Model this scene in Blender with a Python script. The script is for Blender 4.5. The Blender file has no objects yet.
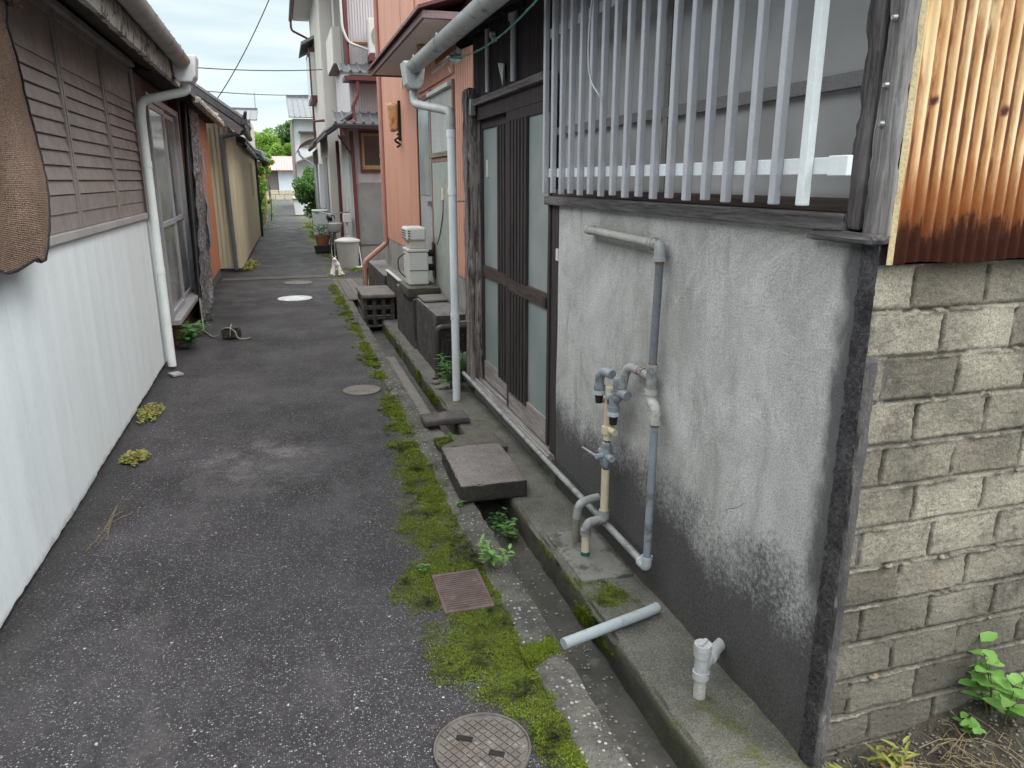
import bpy, bmesh, math, random
from mathutils import Vector, Matrix, noise
R = math.radians
random.seed(7)
S = bpy.context.scene
C = S.collection

# ------------------------------------------------------------------ camera, sky, sun, exposure
CAM_H = 1.6
cam = bpy.data.cameras.new('camera'); camo = bpy.data.objects.new('camera', cam); C.objects.link(camo)
cam.sensor_width = 36; cam.lens = 740/1024*36; cam.clip_start = .02; cam.clip_end = 3000
camo.location = (0, 0, CAM_H); camo.rotation_euler = (R(90-15.412), 0, R(-16.817))
S.camera = camo
world = bpy.data.worlds.new('World'); S.world = world; world.use_nodes = True
SUN_EL, SUN_ROT = R(52), R(138)
def make_world():
    nt = world.node_tree; nt.nodes.clear(); N = nt.nodes.new; L = nt.links.new
    out = N('ShaderNodeOutputWorld'); bg = N('ShaderNodeBackground'); L(bg.outputs[0], out.inputs[0])
    sky = N('ShaderNodeTexSky'); sky.sky_type = 'NISHITA'; sky.sun_disc = False
    sky.sun_elevation = SUN_EL; sky.sun_rotation = SUN_ROT
    tc = N('ShaderNodeTexCoord'); sep = N('ShaderNodeSeparateXYZ'); L(tc.outputs['Generated'], sep.inputs[0])
    mp = N('ShaderNodeMapping'); mp.inputs['Scale'].default_value = (2.2, 2.2, 15); L(tc.outputs['Generated'], mp.inputs[0])
    nz = N('ShaderNodeTexNoise'); nz.inputs['Scale'].default_value = 1.6; nz.inputs['Detail'].default_value = 6; L(mp.outputs[0], nz.inputs[0])
    cr = N('ShaderNodeValToRGB'); L(nz.outputs[0], cr.inputs[0])
    cr.color_ramp.elements[0].position = .36; cr.color_ramp.elements[0].color = (3.9, 4.9, 5.25, 1)
    cr.color_ramp.elements[1].position = .60; cr.color_ramp.elements[1].color = (5.3, 6.0, 6.05, 1)
    # an overcast dome is brighter overhead than at the horizon
    mr = N('ShaderNodeMapRange'); mr.inputs[1].default_value = .2; mr.inputs[2].default_value = .62
    mr.inputs[3].default_value = 1; mr.inputs[4].default_value = 4.3; L(sep.outputs[2], mr.inputs[0])
    mul = N('ShaderNodeVectorMath'); mul.operation = 'SCALE'; L(cr.outputs[0], mul.inputs[0]); L(mr.outputs[0], mul.inputs['Scale'])
    warm = N('ShaderNodeMixRGB'); warm.blend_type = 'MULTIPLY'; L(sep.outputs[2], warm.inputs[0]); L(mul.outputs[0], warm.inputs[1]); warm.inputs[2].default_value = (1.12, .965, .92, 1)
    mx = N('ShaderNodeMixRGB'); mx.inputs[0].default_value = .93; L(sky.outputs[0], mx.inputs[1]); L(warm.outputs[0], mx.inputs[2])
    L(mx.outputs[0], bg.inputs[0]); bg.inputs[1].default_value = .105
make_world()
sl = bpy.data.lights.new('sun', 'SUN'); sl.energy = 1.1; sl.angle = R(18); sl.color = (1, .97, .93)
so = bpy.data.objects.new('sun', sl); C.objects.link(so); so.rotation_euler = (R(38), 0, R(42))
S.view_settings.view_transform = 'Standard'; S.view_settings.look = 'None'; S.view_settings.gamma = 1
S.view_settings.use_curve_mapping = False; S.view_settings.exposure = .78
S.cycles.max_bounces = 6; S.cycles.diffuse_bounces = 4

# ------------------------------------------------------------------ helpers
class MB:
    def __init__(s): s.v = []; s.f = []
    def add(s, v, f):
        b = len(s.v); s.v += [tuple(p) for p in v]; s.f += [tuple(i+b for i in q) for q in f]; return s
    def box(s, x0, x1, y0, y1, z0, z1, rot=0, c=None):
        v = [(x, y, z) for x in (x0, x1) for y in (y0, y1) for z in (z0, z1)]
        if rot:
            cx, cy = c or ((x0+x1)/2, (y0+y1)/2); cs, sn = math.cos(rot), math.sin(rot)
            v = [(cx+(x-cx)*cs-(y-cy)*sn, cy+(x-cx)*sn+(y-cy)*cs, z) for x, y, z in v]
        return s.add(v, [(0,1,3,2),(4,6,7,5),(0,4,5,1),(2,3,7,6),(0,2,6,4),(1,5,7,3)])
    def tube(s, pts, r, seg=14, cap=True, r2=None):
        pts = [Vector(p) for p in pts]; n = len(pts); rs = r if isinstance(r, (list, tuple)) else [r]*n
        t0 = (pts[1]-pts[0]).normalized(); up = Vector((0,0,1)) if abs(t0.z) < .9 else Vector((1,0,0))
        nn = t0.cross(up).normalized(); V = []; F = []
        for i, p in enumerate(pts):
            t = (pts[min(i+1, n-1)]-pts[max(i-1, 0)]).normalized()
            nn = (nn-t*nn.dot(t)).normalized(); b = t.cross(nn)
            for k in range(seg):
                a = 2*math.pi*k/seg; V.append(p+(nn*math.cos(a)+b*math.sin(a))*rs[i])
        for i in range(n-1):
            for k in range(seg):
                k2 = (k+1) % seg; F.append((i*seg+k, i*seg+k2, (i+1)*seg+k2, (i+1)*seg+k))
        if cap: F.append(tuple(range(seg))[::-1]); F.append(tuple((n-1)*seg+k for k in range(seg)))
        return s.add(V, F)
    def grid(s, fn, nu, nv):
        V = [fn(i/nu, j/nv) for j in range(nv+1) for i in range(nu+1)]
        F = [(j*(nu+1)+i, j*(nu+1)+i+1, (j+1)*(nu+1)+i+1, (j+1)*(nu+1)+i) for j in range(nv) for i in range(nu)]
        return s.add(V, F)
    def poly(s, pts, axis, a, b):
        """extrude a 2-D outline along axis from a to b"""
        def P(q, w): return {'x': (w, q[0], q[1]), 'y': (q[0], w, q[1]), 'z': (q[0], q[1], w)}[axis]
        n = len(pts); V = [P(q, a) for q in pts]+[P(q, b) for q in pts]
        F = [tuple(range(n))[::-1], tuple(range(n, 2*n))]+[(i, (i+1) % n, n+(i+1) % n, n+i) for i in range(n)]
        return s.add(V, F)
    def cyl(s, c, r, z0, z1, seg=24): return s.tube([(c[0], c[1], z0), (c[0], c[1], z1)], r, seg)
    def build(s, name, mat, parent=None, bevel=0, smooth=None, kind=None):
        me = bpy.data.meshes.new(name); o = bpy.data.objects.new(name, me); C.objects.link(o)
        off = Vector((0,0,0)); q = parent
        while q: off += q.location; q = q.parent
        me.from_pydata([tuple(Vector(v)-off) for v in s.v], [], s.f)
        bm = bmesh.new(); bm.from_mesh(me); bmesh.ops.recalc_face_normals(bm, faces=bm.faces); bm.to_mesh(me); bm.free()
        me.materials.append(mat); o.parent = parent
        if smooth is not None:
            for p in me.polygons: p.use_smooth = True
            if smooth > 0: me.set_sharp_from_angle(angle=R(smooth))
        if bevel:
            m = o.modifiers.new('bevel', 'BEVEL'); m.width = bevel; m.segments = 2; m.limit_method = 'ANGLE'
        if kind: o['kind'] = kind
        return o
def thing(name, label, cat, loc=(0,0,0), group=None):
    o = bpy.data.objects.new(name, None); C.objects.link(o); o.location = loc; o.empty_display_size = .1
    o['label'] = label; o['category'] = cat
    if group: o['group'] = group
    return o
def tag(o, label, cat, group=None):
    o['label'] = label; o['category'] = cat
    if group: o['group'] = group
    return o
def fillet(pts, r, n=5):
    pts = [Vector(p) for p in pts]; out = [pts[0]]
    for i in range(1, len(pts)-1):
        p = pts[i]; a = (pts[i-1]-p); b = (pts[i+1]-p); d = min(r, a.length*.49, b.length*.49)
        p0 = p+a.normalized()*d; p1 = p+b.normalized()*d
        for k in range(n+1):
            t = k/n; out.append(p0*(1-t)**2+p*2*t*(1-t)+p1*t*t)
    out.append(pts[-1]); return out
def fbm(p, oct=4, h=.9): return noise.fractal(Vector(p), h, 2.0, oct)
def rough_box(x0, x1, y0, y1, z0, z1, res=.02, amp=.004, fr=14, chip=.0, fn=None):
    """six subdivided faces displaced outwards by noise; corners worn"""
    m = MB(); c = Vector(((x0+x1)/2, (y0+y1)/2, (z0+z1)/2)); h = Vector(((x1-x0)/2, (y1-y0)/2, (z1-z0)/2))
    nx, ny, nz = [max(1, min(260, int(round(2*q/res)))) for q in h]
    def d(p):
        p = Vector(p); q = p-c
        e = sorted([h[i]-abs(q[i]) for i in range(3)])
        wear = max(0, 1-e[1]/.012) if e[1] < .012 else 0
        n = Vector([(q[i]/abs(q[i]) if abs(abs(q[i])-h[i]) < 1e-5 and q[i] else 0) for i in range(3)])
        k = fbm(p*fr)*amp
        wear = wear*wear
        if wear: k -= (chip+amp)*wear*(.6+.9*abs(noise.noise(p*22)))
        if fn: k += fn(p)
        return p+n*k
    for ax, (nu, nv) in {0: (ny, nz), 1: (nx, nz), 2: (nx, ny)}.items():
        for sgn in (-1, 1):
            def f(u, v, ax=ax, sgn=sgn):
                q = Vector((0,0,0)); a, b = [i for i in range(3) if i != ax]
                q[ax] = sgn*h[ax]; q[a] = (2*u-1)*h[a]; q[b] = (2*v-1)*h[b]; return d(c+q)
            m.grid(f, nu, nv)
    return m
# ------------------------------------------------------------------ materials
class NT:
    def __init__(s, name):
        s.m = bpy.data.materials.new(name); s.m.use_nodes = True; s.t = s.m.node_tree
        s.b = s.t.nodes['Principled BSDF']; s.pos = s.t.nodes.new('ShaderNodeNewGeometry').outputs['Position']
        s.b.inputs['Specular IOR Level'].default_value = .35
    def n(s, t, **k):
        o = s.t.nodes.new(t)
        for a, b in k.items(): setattr(o, a, b)
        return o
    def set(s, sock, v):
        if hasattr(v, 'is_output'): s.t.links.new(v, sock)
        elif isinstance(v, (tuple, list)) and len(v) == 3 and len(sock.default_value) == 4: sock.default_value = (*v, 1)
        else: sock.default_value = v
    def map(s, sc, loc=(0,0,0)):
        o = s.n('ShaderNodeMapping'); s.set(o.inputs[0], s.pos); o.inputs['Scale'].default_value = sc; o.inputs['Location'].default_value = loc; return o.outputs[0]
    def noise(s, scale, detail=5, rough=.6, vec=None, dist=0):
        o = s.n('ShaderNodeTexNoise'); s.set(o.inputs['Vector'], vec or s.pos)
        o.inputs['Scale'].default_value = scale; o.inputs['Detail'].default_value = detail; o.inputs['Roughness'].default_value = rough
        o.inputs['Distortion'].default_value = dist; return o.outputs[0]
    def vor(s, scale, feat='F1', out=0, vec=None, rnd=1):
        o = s.n('ShaderNodeTexVoronoi'); o.feature = feat; s.set(o.inputs['Vector'], vec or s.pos); o.inputs['Scale'].default_value = scale
        o.inputs['Randomness'].default_value = rnd; return o.outputs[out]
    def ramp(s, v, a, b, lo=0., hi=1.):
        o = s.n('ShaderNodeMapRange'); o.interpolation_type = 'SMOOTHSTEP'; s.set(o.inputs[0], v)
        for i, q in enumerate((a, b, lo, hi)): s.set(o.inputs[i+1], q)
        return o.outputs[0]
    def math(s, op, a, b=0., c=0.):
        o = s.n('ShaderNodeMath', operation=op); s.set(o.inputs[0], a); s.set(o.inputs[1], b); s.set(o.inputs[2], c); return o.outputs[0]
    def mix(s, f, a, b, mode='MIX'):
        o = s.n('ShaderNodeMixRGB', blend_type=mode); s.set(o.inputs[0], f); s.set(o.inputs[1], a); s.set(o.inputs[2], b); return o.outputs[0]
    def xyz(s):
        o = s.n('ShaderNodeSeparateXYZ'); s.set(o.inputs[0], s.pos); return o.outputs
    def bump(s, h, st=.4, d=.01, nrm=None):
        o = s.n('ShaderNodeBump'); o.inputs['Strength'].default_value = st; o.inputs['Distance'].default_value = d; s.set(o.inputs['Height'], h)
        if nrm: s.set(o.inputs['Normal'], nrm)
        return o.outputs[0]
    def done(s, col, rough=.85, nrm=None, metal=0.):
        s.set(s.b.inputs['Base Color'], col); s.set(s.b.inputs['Roughness'], rough); s.set(s.b.inputs['Metallic'], metal)
        if nrm: s.set(s.b.inputs['Normal'], nrm)
        return s.m
def M(name, c1, c2=None, scale=6, c3=None, s3=3, t3=(.55, .68), rough=.85, st=(1,1,1), bump=.25, bs=90, bd=.004, metal=0, spec=None):
    k = NT(name); c2 = c2 or tuple(q*.7 for q in c1)
    vec = k.map(st); col = k.mix(k.ramp(k.noise(scale, 6, .65, vec), .32, .68), c1, c2)
    if c3: col = k.mix(k.ramp(k.noise(s3, 6, .7, k.map(st, (7,3,1))), *t3), col, c3)
    col = k.mix(k.ramp(k.noise(bs*1.5, 2, .5), .3, .75, 0, .35), col, tuple(q*.75 for q in c1))
    if rough > .7: col = k.mix(k.ramp(k.noise(170, 3, .8), .45, .62, 0, .45), col, tuple(q*.3 for q in c1))
    nr = k.bump(k.noise(bs, 4, .7, k.map(st)), bump, bd) if bump else None
    r = k.ramp(k.noise(scale*3, 3), .3, .7, max(0, rough-.1), min(1, rough+.1))
    k.done(col, r, nr, metal)
    if spec is not None: k.b.inputs['Specular IOR Level'].default_value = spec
    return k.m

def asphalt():
    k = NT('asphalt'); x, y, z = k.xyz()
    big = k.noise(1.1, 5, .6); mid = k.noise(5, 5, .65)
    col = k.mix(k.ramp(big, .35, .68), (.026, .023, .026), (.056, .050, .055))
    col = k.mix(k.ramp(mid, .5, .75, 0, .5), col, (.078, .074, .080))
    cell = k.vor(140, 'F1', 1); cs = k.n('ShaderNodeSeparateColor'); k.set(cs.inputs[0], cell)
    dist = k.vor(140, 'F1', 0)
    stone = k.ramp(dist, .5, .15)
    # pale aggregate, more of it where the surface is worn
    wear = k.ramp(k.noise(.8, 4, .7), .3, .7, .80, .60)
    near = k.ramp(y, 1.0, 5.5, -.05, .1)
    thr = k.math('SUBTRACT', k.math('ADD', wear, near), .22)
    light = k.math('MULTIPLY', k.ramp(cs.outputs[0], thr, k.math('ADD', thr, .22)), stone)
    col = k.mix(light, col, k.mix(cs.outputs[1], (.15, .142, .15), (.44, .43, .435)))
    cell2 = k.vor(95, 'F1', 1); cs2 = k.n('ShaderNodeSeparateColor'); k.set(cs2.inputs[0], cell2)
    chip = k.math('MULTIPLY', k.ramp(cs2.outputs[0], k.math('SUBTRACT', .95, k.math('MULTIPLY', k.ramp(y, 5.5, 1.0), .085)), .99), k.ramp(k.math('ADD', k.vor(95, 'F1', 0), k.math('MULTIPLY', k.noise(300, 2), .3)), .46, .36))
    col = k.mix(k.math('MULTIPLY', chip, k.ramp(cs2.outputs[2], 0, 1, .4, 1.)), col, (.60, .59, .59))
    col = k.mix(k.ramp(k.noise(42, 5, .85), .52, .66, 0, .55), col, (.115, .108, .114))
    col = k.mix(k.ramp(k.noise(38, 5, .85, k.map((1, 1, 1), (3, 8, 1))), .54, .68, 0, .6), col, (.016, .015, .016))
    c3 = k.vor(48, 'F1', 1); cs3 = k.n('ShaderNodeSeparateColor'); k.set(cs3.inputs[0], c3)
    big_ = k.math('MULTIPLY', k.ramp(cs3.outputs[0], k.math('SUBTRACT', .99, k.math('MULTIPLY', k.math('ADD', k.ramp(y, 4.6, 1.2), k.ramp(x, .1, -1.1, 0, .8)), .07)), 1.0), k.ramp(k.math('ADD', k.vor(48, 'F1', 0), k.math('MULTIPLY', k.noise(160, 3), .5)), .52, .44))
    col = k.mix(big_, col, (.52, .51, .50))
    col = k.mix(k.ramp(k.noise(150, 4, .85), .46, .6, 0, .7), col, (.016, .014, .016))
    # dusty pale patch in the middle of the lane and darker band along the left wall
    px_ = k.math('ADD', k.math('POWER', k.math('DIVIDE', k.math('ADD', x, .22), .42), 2.), k.math('POWER', k.math('DIVIDE', k.math('SUBTRACT', y, 4.35), .55), 2.))
    dust = k.math('MULTIPLY', k.ramp(px_, 1.2, .1), k.ramp(k.noise(3.5, 8, .8), .42, .66))
    col = k.mix(k.math('MULTIPLY', k.math('MULTIPLY', dust, k.ramp(k.noise(80, 3, .8), .3, .6)), .9), col, (.19, .172, .178))
    col = k.mix(k.ramp(k.noise(1.7, 7, .75, k.map((1.3, .5, 1), (4, 2, 0))), .52, .70, 0, .45), col, (.105, .097, .10))
    stn = k.math('MULTIPLY', k.ramp(k.noise(2.6, 7, .8, k.map((1, .45, 1), (9, 5, 0))), .56, .66), .55)
    col = k.mix(stn, col, (.018, .016, .018))
    left_dark = k.math('MULTIPLY', k.ramp(k.math('ADD', x, k.math('MULTIPLY', k.noise(2.2), .25)), -.72, -.95), .5)  # asphalt darkened towards the left wall, ragged edge
    col = k.mix(left_dark, col, (.022, .021, .022))
    # thin film of moss towards the kerb
    w = k.math('MULTIPLY', k.math('SUBTRACT', k.noise(2.6, 6, .7), .47), .9)
    e = k.ramp(y, 2.6, 4.6, .36, .56); e2 = k.ramp(y, 1.6, 2.4, .26, 0.)
    edge = k.math('ADD', e, e2)
    mo = k.ramp(k.math('ADD', x, w), edge, k.math('ADD', edge, .22))
    side = k.ramp(k.math('ADD', x, k.math('MULTIPLY', k.math('SUBTRACT', k.noise(6, 5, .7), .5), .25)), .22, .36)
    mo = k.math('MULTIPLY', k.math('MULTIPLY', mo, side), k.ramp(x, 1.6, 1.4))
    far = k.math('MULTIPLY', k.ramp(y, 6, 9), k.ramp(k.noise(.7, 2), .52, .44))
    mo = k.math('MULTIPLY', mo, k.math('SUBTRACT', 1., far))
    mo = k.math('MULTIPLY', mo, k.ramp(k.noise(34, 4, .75), .38, .55))
    mcol = k.mix(k.ramp(k.noise(9, 6, .75), .38, .6), (.028, .032, .010), (.15, .18, .018))
    col = k.mix(k.math('MULTIPLY', mo, .95), col, mcol)
    hgt = k.math('ADD', k.math('MULTIPLY', stone, .6), k.math('MULTIPLY', k.noise(60, 4, .7), .8))
    hgt = k.math('ADD', hgt, k.math('MULTIPLY', mo, k.noise(120, 4, .8)))
    return k.done(col, k.ramp(k.noise(2, 4), .3, .7, .62, .85), k.bump(hgt, .75, .006))

def mortar():
    k = NT('mortar'); x, y, z = k.xyz()
    cloud = k.noise(2.1, 7, .68, k.map((1, 1, .8)), .6)
    col = k.mix(k.ramp(cloud, .3, .7), (.34, .33, .32), (.60, .59, .58))
    col = k.mix(k.ramp(k.noise(6, 6, .7, k.map((1, 1.2, .45)), 1.2), .45, .75, 0, .75), col, (.29, .28, .265))
    col = k.mix(k.ramp(k.noise(3.3, 8, .75, k.map((1, .8, 1), (3,9,2)), 1.), .56, .74, 0, .55), col, (.66, .65, .64))
    col = k.mix(k.ramp(k.noise(70, 5, .75), .45, .75, 0, .35), col, (.2, .195, .2))
    # trowel scratches
    sc = k.noise(28, 5, .7, k.map((1, .55, 3.2), (0, 0, .3)), .8)
    col = k.mix(k.ramp(sc, .60, .72, 0, .4), col, (.18, .175, .175))
    n1 = k.noise(3.4, 8, .6); n2 = k.noise(75, 4, .8)
    hz = k.math('SUBTRACT', z, k.math('ADD', k.math('MULTIPLY', k.math('SUBTRACT', n1, .5), .50), k.math('MULTIPLY', k.math('SUBTRACT', n2, .5), .50)))
    lim = k.ramp(y, 1.4, 2.9, .44, .42)
    g = k.ramp(hz, k.math('ADD', lim, .16), k.math('SUBTRACT', lim, .10))
    g2 = k.ramp(hz, .17, .05, 0, .55)
    grime = k.mix(k.ramp(k.noise(90, 5, .85), .42, .64), (.010, .008, .010), (.058, .049, .057))
    col = k.mix(k.math('MULTIPLY', g, .92), col, grime)
    col = k.mix(k.math('MULTIPLY', g2, k.noise(12, 4, .7)), col, (.052, .054, .024))
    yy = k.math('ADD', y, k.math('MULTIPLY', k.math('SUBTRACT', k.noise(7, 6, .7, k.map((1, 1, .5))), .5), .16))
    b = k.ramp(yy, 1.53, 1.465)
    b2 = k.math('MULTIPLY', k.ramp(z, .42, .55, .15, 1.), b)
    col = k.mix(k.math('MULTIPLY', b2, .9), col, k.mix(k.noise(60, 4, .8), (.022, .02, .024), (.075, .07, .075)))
    col = k.mix(k.ramp(k.noise(170, 3, .8), .44, .62, 0, .45), col, (.13, .128, .13))
    h = k.math('ADD', k.noise(160, 4, .7), k.math('ADD', k.math('MULTIPLY', sc, .8), k.math('MULTIPLY', cloud, 2.)))
    return k.done(col, .9, k.bump(h, .5, .005))

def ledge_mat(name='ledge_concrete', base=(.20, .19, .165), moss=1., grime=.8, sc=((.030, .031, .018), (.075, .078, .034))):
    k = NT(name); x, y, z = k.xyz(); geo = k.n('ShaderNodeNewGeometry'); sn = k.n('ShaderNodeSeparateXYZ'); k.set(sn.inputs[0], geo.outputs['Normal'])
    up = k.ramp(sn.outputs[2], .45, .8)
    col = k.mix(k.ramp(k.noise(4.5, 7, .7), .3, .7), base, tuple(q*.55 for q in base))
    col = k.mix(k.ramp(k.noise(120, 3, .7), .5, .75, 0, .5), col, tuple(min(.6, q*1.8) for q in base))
    # darker side colour on faces not pointing up; algae green by default
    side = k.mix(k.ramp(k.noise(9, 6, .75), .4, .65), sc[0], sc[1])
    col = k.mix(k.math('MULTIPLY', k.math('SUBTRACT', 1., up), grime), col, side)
    m = k.math('MULTIPLY', k.ramp(k.noise(2.8, 7, .75), .56, .66), moss)
    col = k.mix(k.math('MULTIPLY', m, .85), col, k.mix(k.noise(50, 4), (.05, .06, .012), (.14, .165, .02)))
    col = k.mix(k.ramp(k.noise(170, 4, .85), .44, .6, 0, .65), col, (.03, .03, .025))
    h = k.math('ADD', k.noise(110, 5, .75), k.math('MULTIPLY', k.noise(18, 4), 1.5))
    return k.done(col, .92, k.bump(h, .9, .008))

def kerb_mat():
    k = NT('kerb_concrete')
    cell = k.vor(62, 'F1', 1); cs = k.n('ShaderNodeSeparateColor'); k.set(cs.inputs[0], cell); st = k.ramp(k.math('ADD', k.vor(62, 'F1', 0), k.math('MULTIPLY', k.noise(150, 3), .3)), .6, .42)
    col = k.mix(k.ramp(k.noise(5, 5, .7), .35, .65), (.06, .056, .05), (.125, .118, .108))
    col = k.mix(k.math('MULTIPLY', st, k.ramp(cs.outputs[0], .62, .95)), col, (.38, .37, .355))
    col = k.mix(k.ramp(k.noise(3, 5, .75), .55, .68, 0, .7), col, (.05, .06, .015))
    return k.done(col, .9, k.bump(k.math('ADD', st, k.noise(70, 4)), .7, .006))

def block_mat():
    k = NT('block_concrete'); x, y, z = k.xyz()
    at = k.n('ShaderNodeAttribute'); at.attribute_name = 'tone'; tone = at.outputs['Fac']
    jt = k.n('ShaderNodeAttribute'); jt.attribute_name = 'joint'; j = jt.outputs['Fac']
    a = k.mix(k.ramp(tone, .0, 1.), (.20, .172, .130), (.52, .47, .375))
    a = k.mix(k.ramp(k.noise(8, 7, .75), .4, .75, 0, .7), a, (.10, .093, .082))
    a = k.mix(k.ramp(k.noise(240, 3, .7), .55, .72, 0, .6), a, (.42, .40, .35))
    a = k.mix(k.ramp(k.noise(200, 3, .7, k.map((1,1,1), (5,5,5))), .58, .7, 0, .6), a, (.05, .046, .042))
    # soot and damp: heavier near the ground
    d = k.ramp(k.math('ADD', z, k.math('MULTIPLY', k.noise(4, 6, .7), .9)), 1.25, .55, 0, .6)
    a = k.mix(d, a, (.060, .055, .048))
    a = k.mix(k.math('MULTIPLY', k.ramp(k.noise(3.3, 6, .8, k.map((1.3, 1, .6), (2,2,2))), .56, .72), .65), a, (.052, .049, .047))
    a = k.mix(k.ramp(j, .25, .9), a, k.mix(k.ramp(k.noise(14, 5, .8), .4, .6), (.14, .115, .085), (.36, .33, .28)))
    gt = k.n('ShaderNodeAttribute'); gt.attribute_name = 'gap'; a = k.mix(k.math('MULTIPLY', gt.outputs['Fac'], .9), a, (.022, .019, .016))
    a = k.mix(k.math('MULTIPLY', k.ramp(k.noise(5, 4, .7, k.map((1,1,1), (9,1,4))), .66, .74), .6), a, (.25, .11, .05))
    h = k.math('ADD', k.noise(170, 5, .8), k.noise(45, 4, .7))
    a = k.mix(k.ramp(k.noise(190, 4, .85), .46, .64, 0, .6), a, (.06, .055, .048))
    return k.done(a, .95, k.bump(h, 1., .006))

def rust_mat():
    k = NT('rusty_sheet'); x, y, z = k.xyz()
    base = k.mix(k.ramp(k.noise(3, 5), .3, .7), (.74, .50, .23), (.82, .66, .42))
    q = k.math('DIVIDE', x, .0335); f = k.math('FRACT', q); idn = k.math('FLOOR', q)
    wn = k.n('ShaderNodeTexWhiteNoise'); wn.noise_dimensions = '1D'; k.set(wn.inputs['W'], idn); rr = wn.outputs['Value']
    cmb = k.n('ShaderNodeCombineXYZ'); k.set(cmb.inputs[0], k.math('MULTIPLY', rr, 40.)); k.set(cmb.inputs[2], k.math('MULTIPLY', z, 1.)); k.set(cmb.inputs[1], k.math('MULTIPLY', f, .25))
    zz = k.noise(3.2, 5, .65, cmb.outputs[0]); wob = k.math('MULTIPLY', k.math('SUBTRACT', k.noise(30, 3, .6, k.map((1, 1, .35))), .5), .35)
    ff = k.math('ADD', f, wob)
    # each rib: pale crest, orange flank, brown valley where water runs
    flank = k.math('MULTIPLY', k.ramp(ff, .70, .48), k.ramp(ff, -.1, .08)); core = k.math('MULTIPLY', k.ramp(ff, .46, .32), k.ramp(ff, .02, .16))
    low = k.ramp(z, 2.2, 1.45, 0., .16)
    s1 = k.math('MULTIPLY', flank, k.ramp(k.math('ADD', zz, low), .38, .60))
    base = k.mix(k.ramp(k.noise(2.5, 4, .6, k.map((8, 1, 1))), .35, .7, 0, .5), base, (.62, .30, .10))
    col = k.mix(k.math('MULTIPLY', s1, .85), base, (.46, .19, .06))
    zz2 = k.math('ADD', k.math('MULTIPLY', zz, .7), k.math('MULTIPLY', rr, .22))
    s2 = k.math('MULTIPLY', core, k.ramp(k.math('ADD', zz2, low), .38, .52))
    col = k.mix(k.math('MULTIPLY', s2, .95), col, (.10, .03, .016))
    col = k.mix(k.ramp(k.math('ADD', z, k.math('MULTIPLY', k.math('ADD', zz, k.noise(22, 5, .8, k.map((1, 1, .3)))), .30)), 1.98, 1.80, 0, .85), col, (.38, .11, .03))
    hz = k.math('ADD', z, k.math('MULTIPLY', k.noise(26, 6, .8, k.map((1, 1, .25))), .26))
    b = k.ramp(hz, 1.65, 1.61)
    col = k.mix(b, col, k.mix(k.noise(50, 5, .7), (.055, .016, .012), (.17, .05, .025)))
    spot = k.math('MULTIPLY', k.ramp(k.math('ADD', k.vor(14, 'F1', 0, k.map((1, 1, .6))), k.math('MULTIPLY', k.noise(50, 3), .15)), .27, .17), k.ramp(k.noise(6, 2), .46, .52))
    col = k.mix(spot, col, (.08, .025, .018))
    return k.done(col, .75, k.bump(k.noise(140, 5, .7), .3, .003))

def wood(name, dark, light, axis='z', sc=1.):
    k = NT(name); st = {'z': (26, 26, 1.6), 'y': (26, 1.6, 26), 'x': (1.6, 26, 26)}[axis]
    v = k.map(tuple(q*sc for q in st)); g = k.noise(1.6, 7, .75, v, .6); g2 = k.noise(5, 5, .7, v)
    col = k.mix(k.ramp(g, .35, .65), dark, light)
    col = k.mix(k.ramp(g2, .5, .7, 0, .7), col, tuple(q*.45 for q in dark))
    return k.done(col, .85, k.bump(k.math('ADD', g, g2), .6, .006))

def siding(name, c1, c2, pitch=.08, ax='y', rough=.6, dirt=(.2,.15,.12), dt=(.58,.75)):
    """painted metal or board siding; the ribs are geometry, this is paint and dirt"""
    k = NT(name)
    col = k.mix(k.ramp(k.noise(1.5, 5, .6, k.map((3, 3, .6))), .3, .7), c1, c2)
    col = k.mix(k.ramp(k.noise(2, 7, .75, k.map((5, 5, .9), (1,2,3))), dt[0], dt[1], 0, .6), col, dirt)
    return k.done(col, rough, k.bump(k.noise(60, 4), .15, .003))

def glassy(name, col, rough=.15, var=None):
    k = NT(name); c = k.mix(k.ramp(k.noise(3, 3, .5), .35, .65), col, var or tuple(q*.7 for q in col))
    k.b.inputs['Specular IOR Level'].default_value = .7
    return k.done(c, rough)

def leafm(name, a, b, c=None):
    k = NT(name); info = k.n('ShaderNodeNewGeometry'); rn = info.outputs['Random Per Island']
    col = k.mix(rn, a, b)
    if c: col = k.mix(k.ramp(rn, .8, .85), col, c)
    bs = k.b; tr = k.n('ShaderNodeBsdfTranslucent'); k.set(tr.inputs[0], col); k.set(bs.inputs['Base Color'], col); bs.inputs['Roughness'].default_value = .55
    mx = k.n('ShaderNodeMixShader'); mx.inputs[0].default_value = .3; k.set(mx.inputs[1], bs.outputs[0]); k.set(mx.inputs[2], tr.outputs[0])
    k.t.links.new(mx.outputs[0], k.t.nodes['Material Output'].inputs[0]); return k.m

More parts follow.
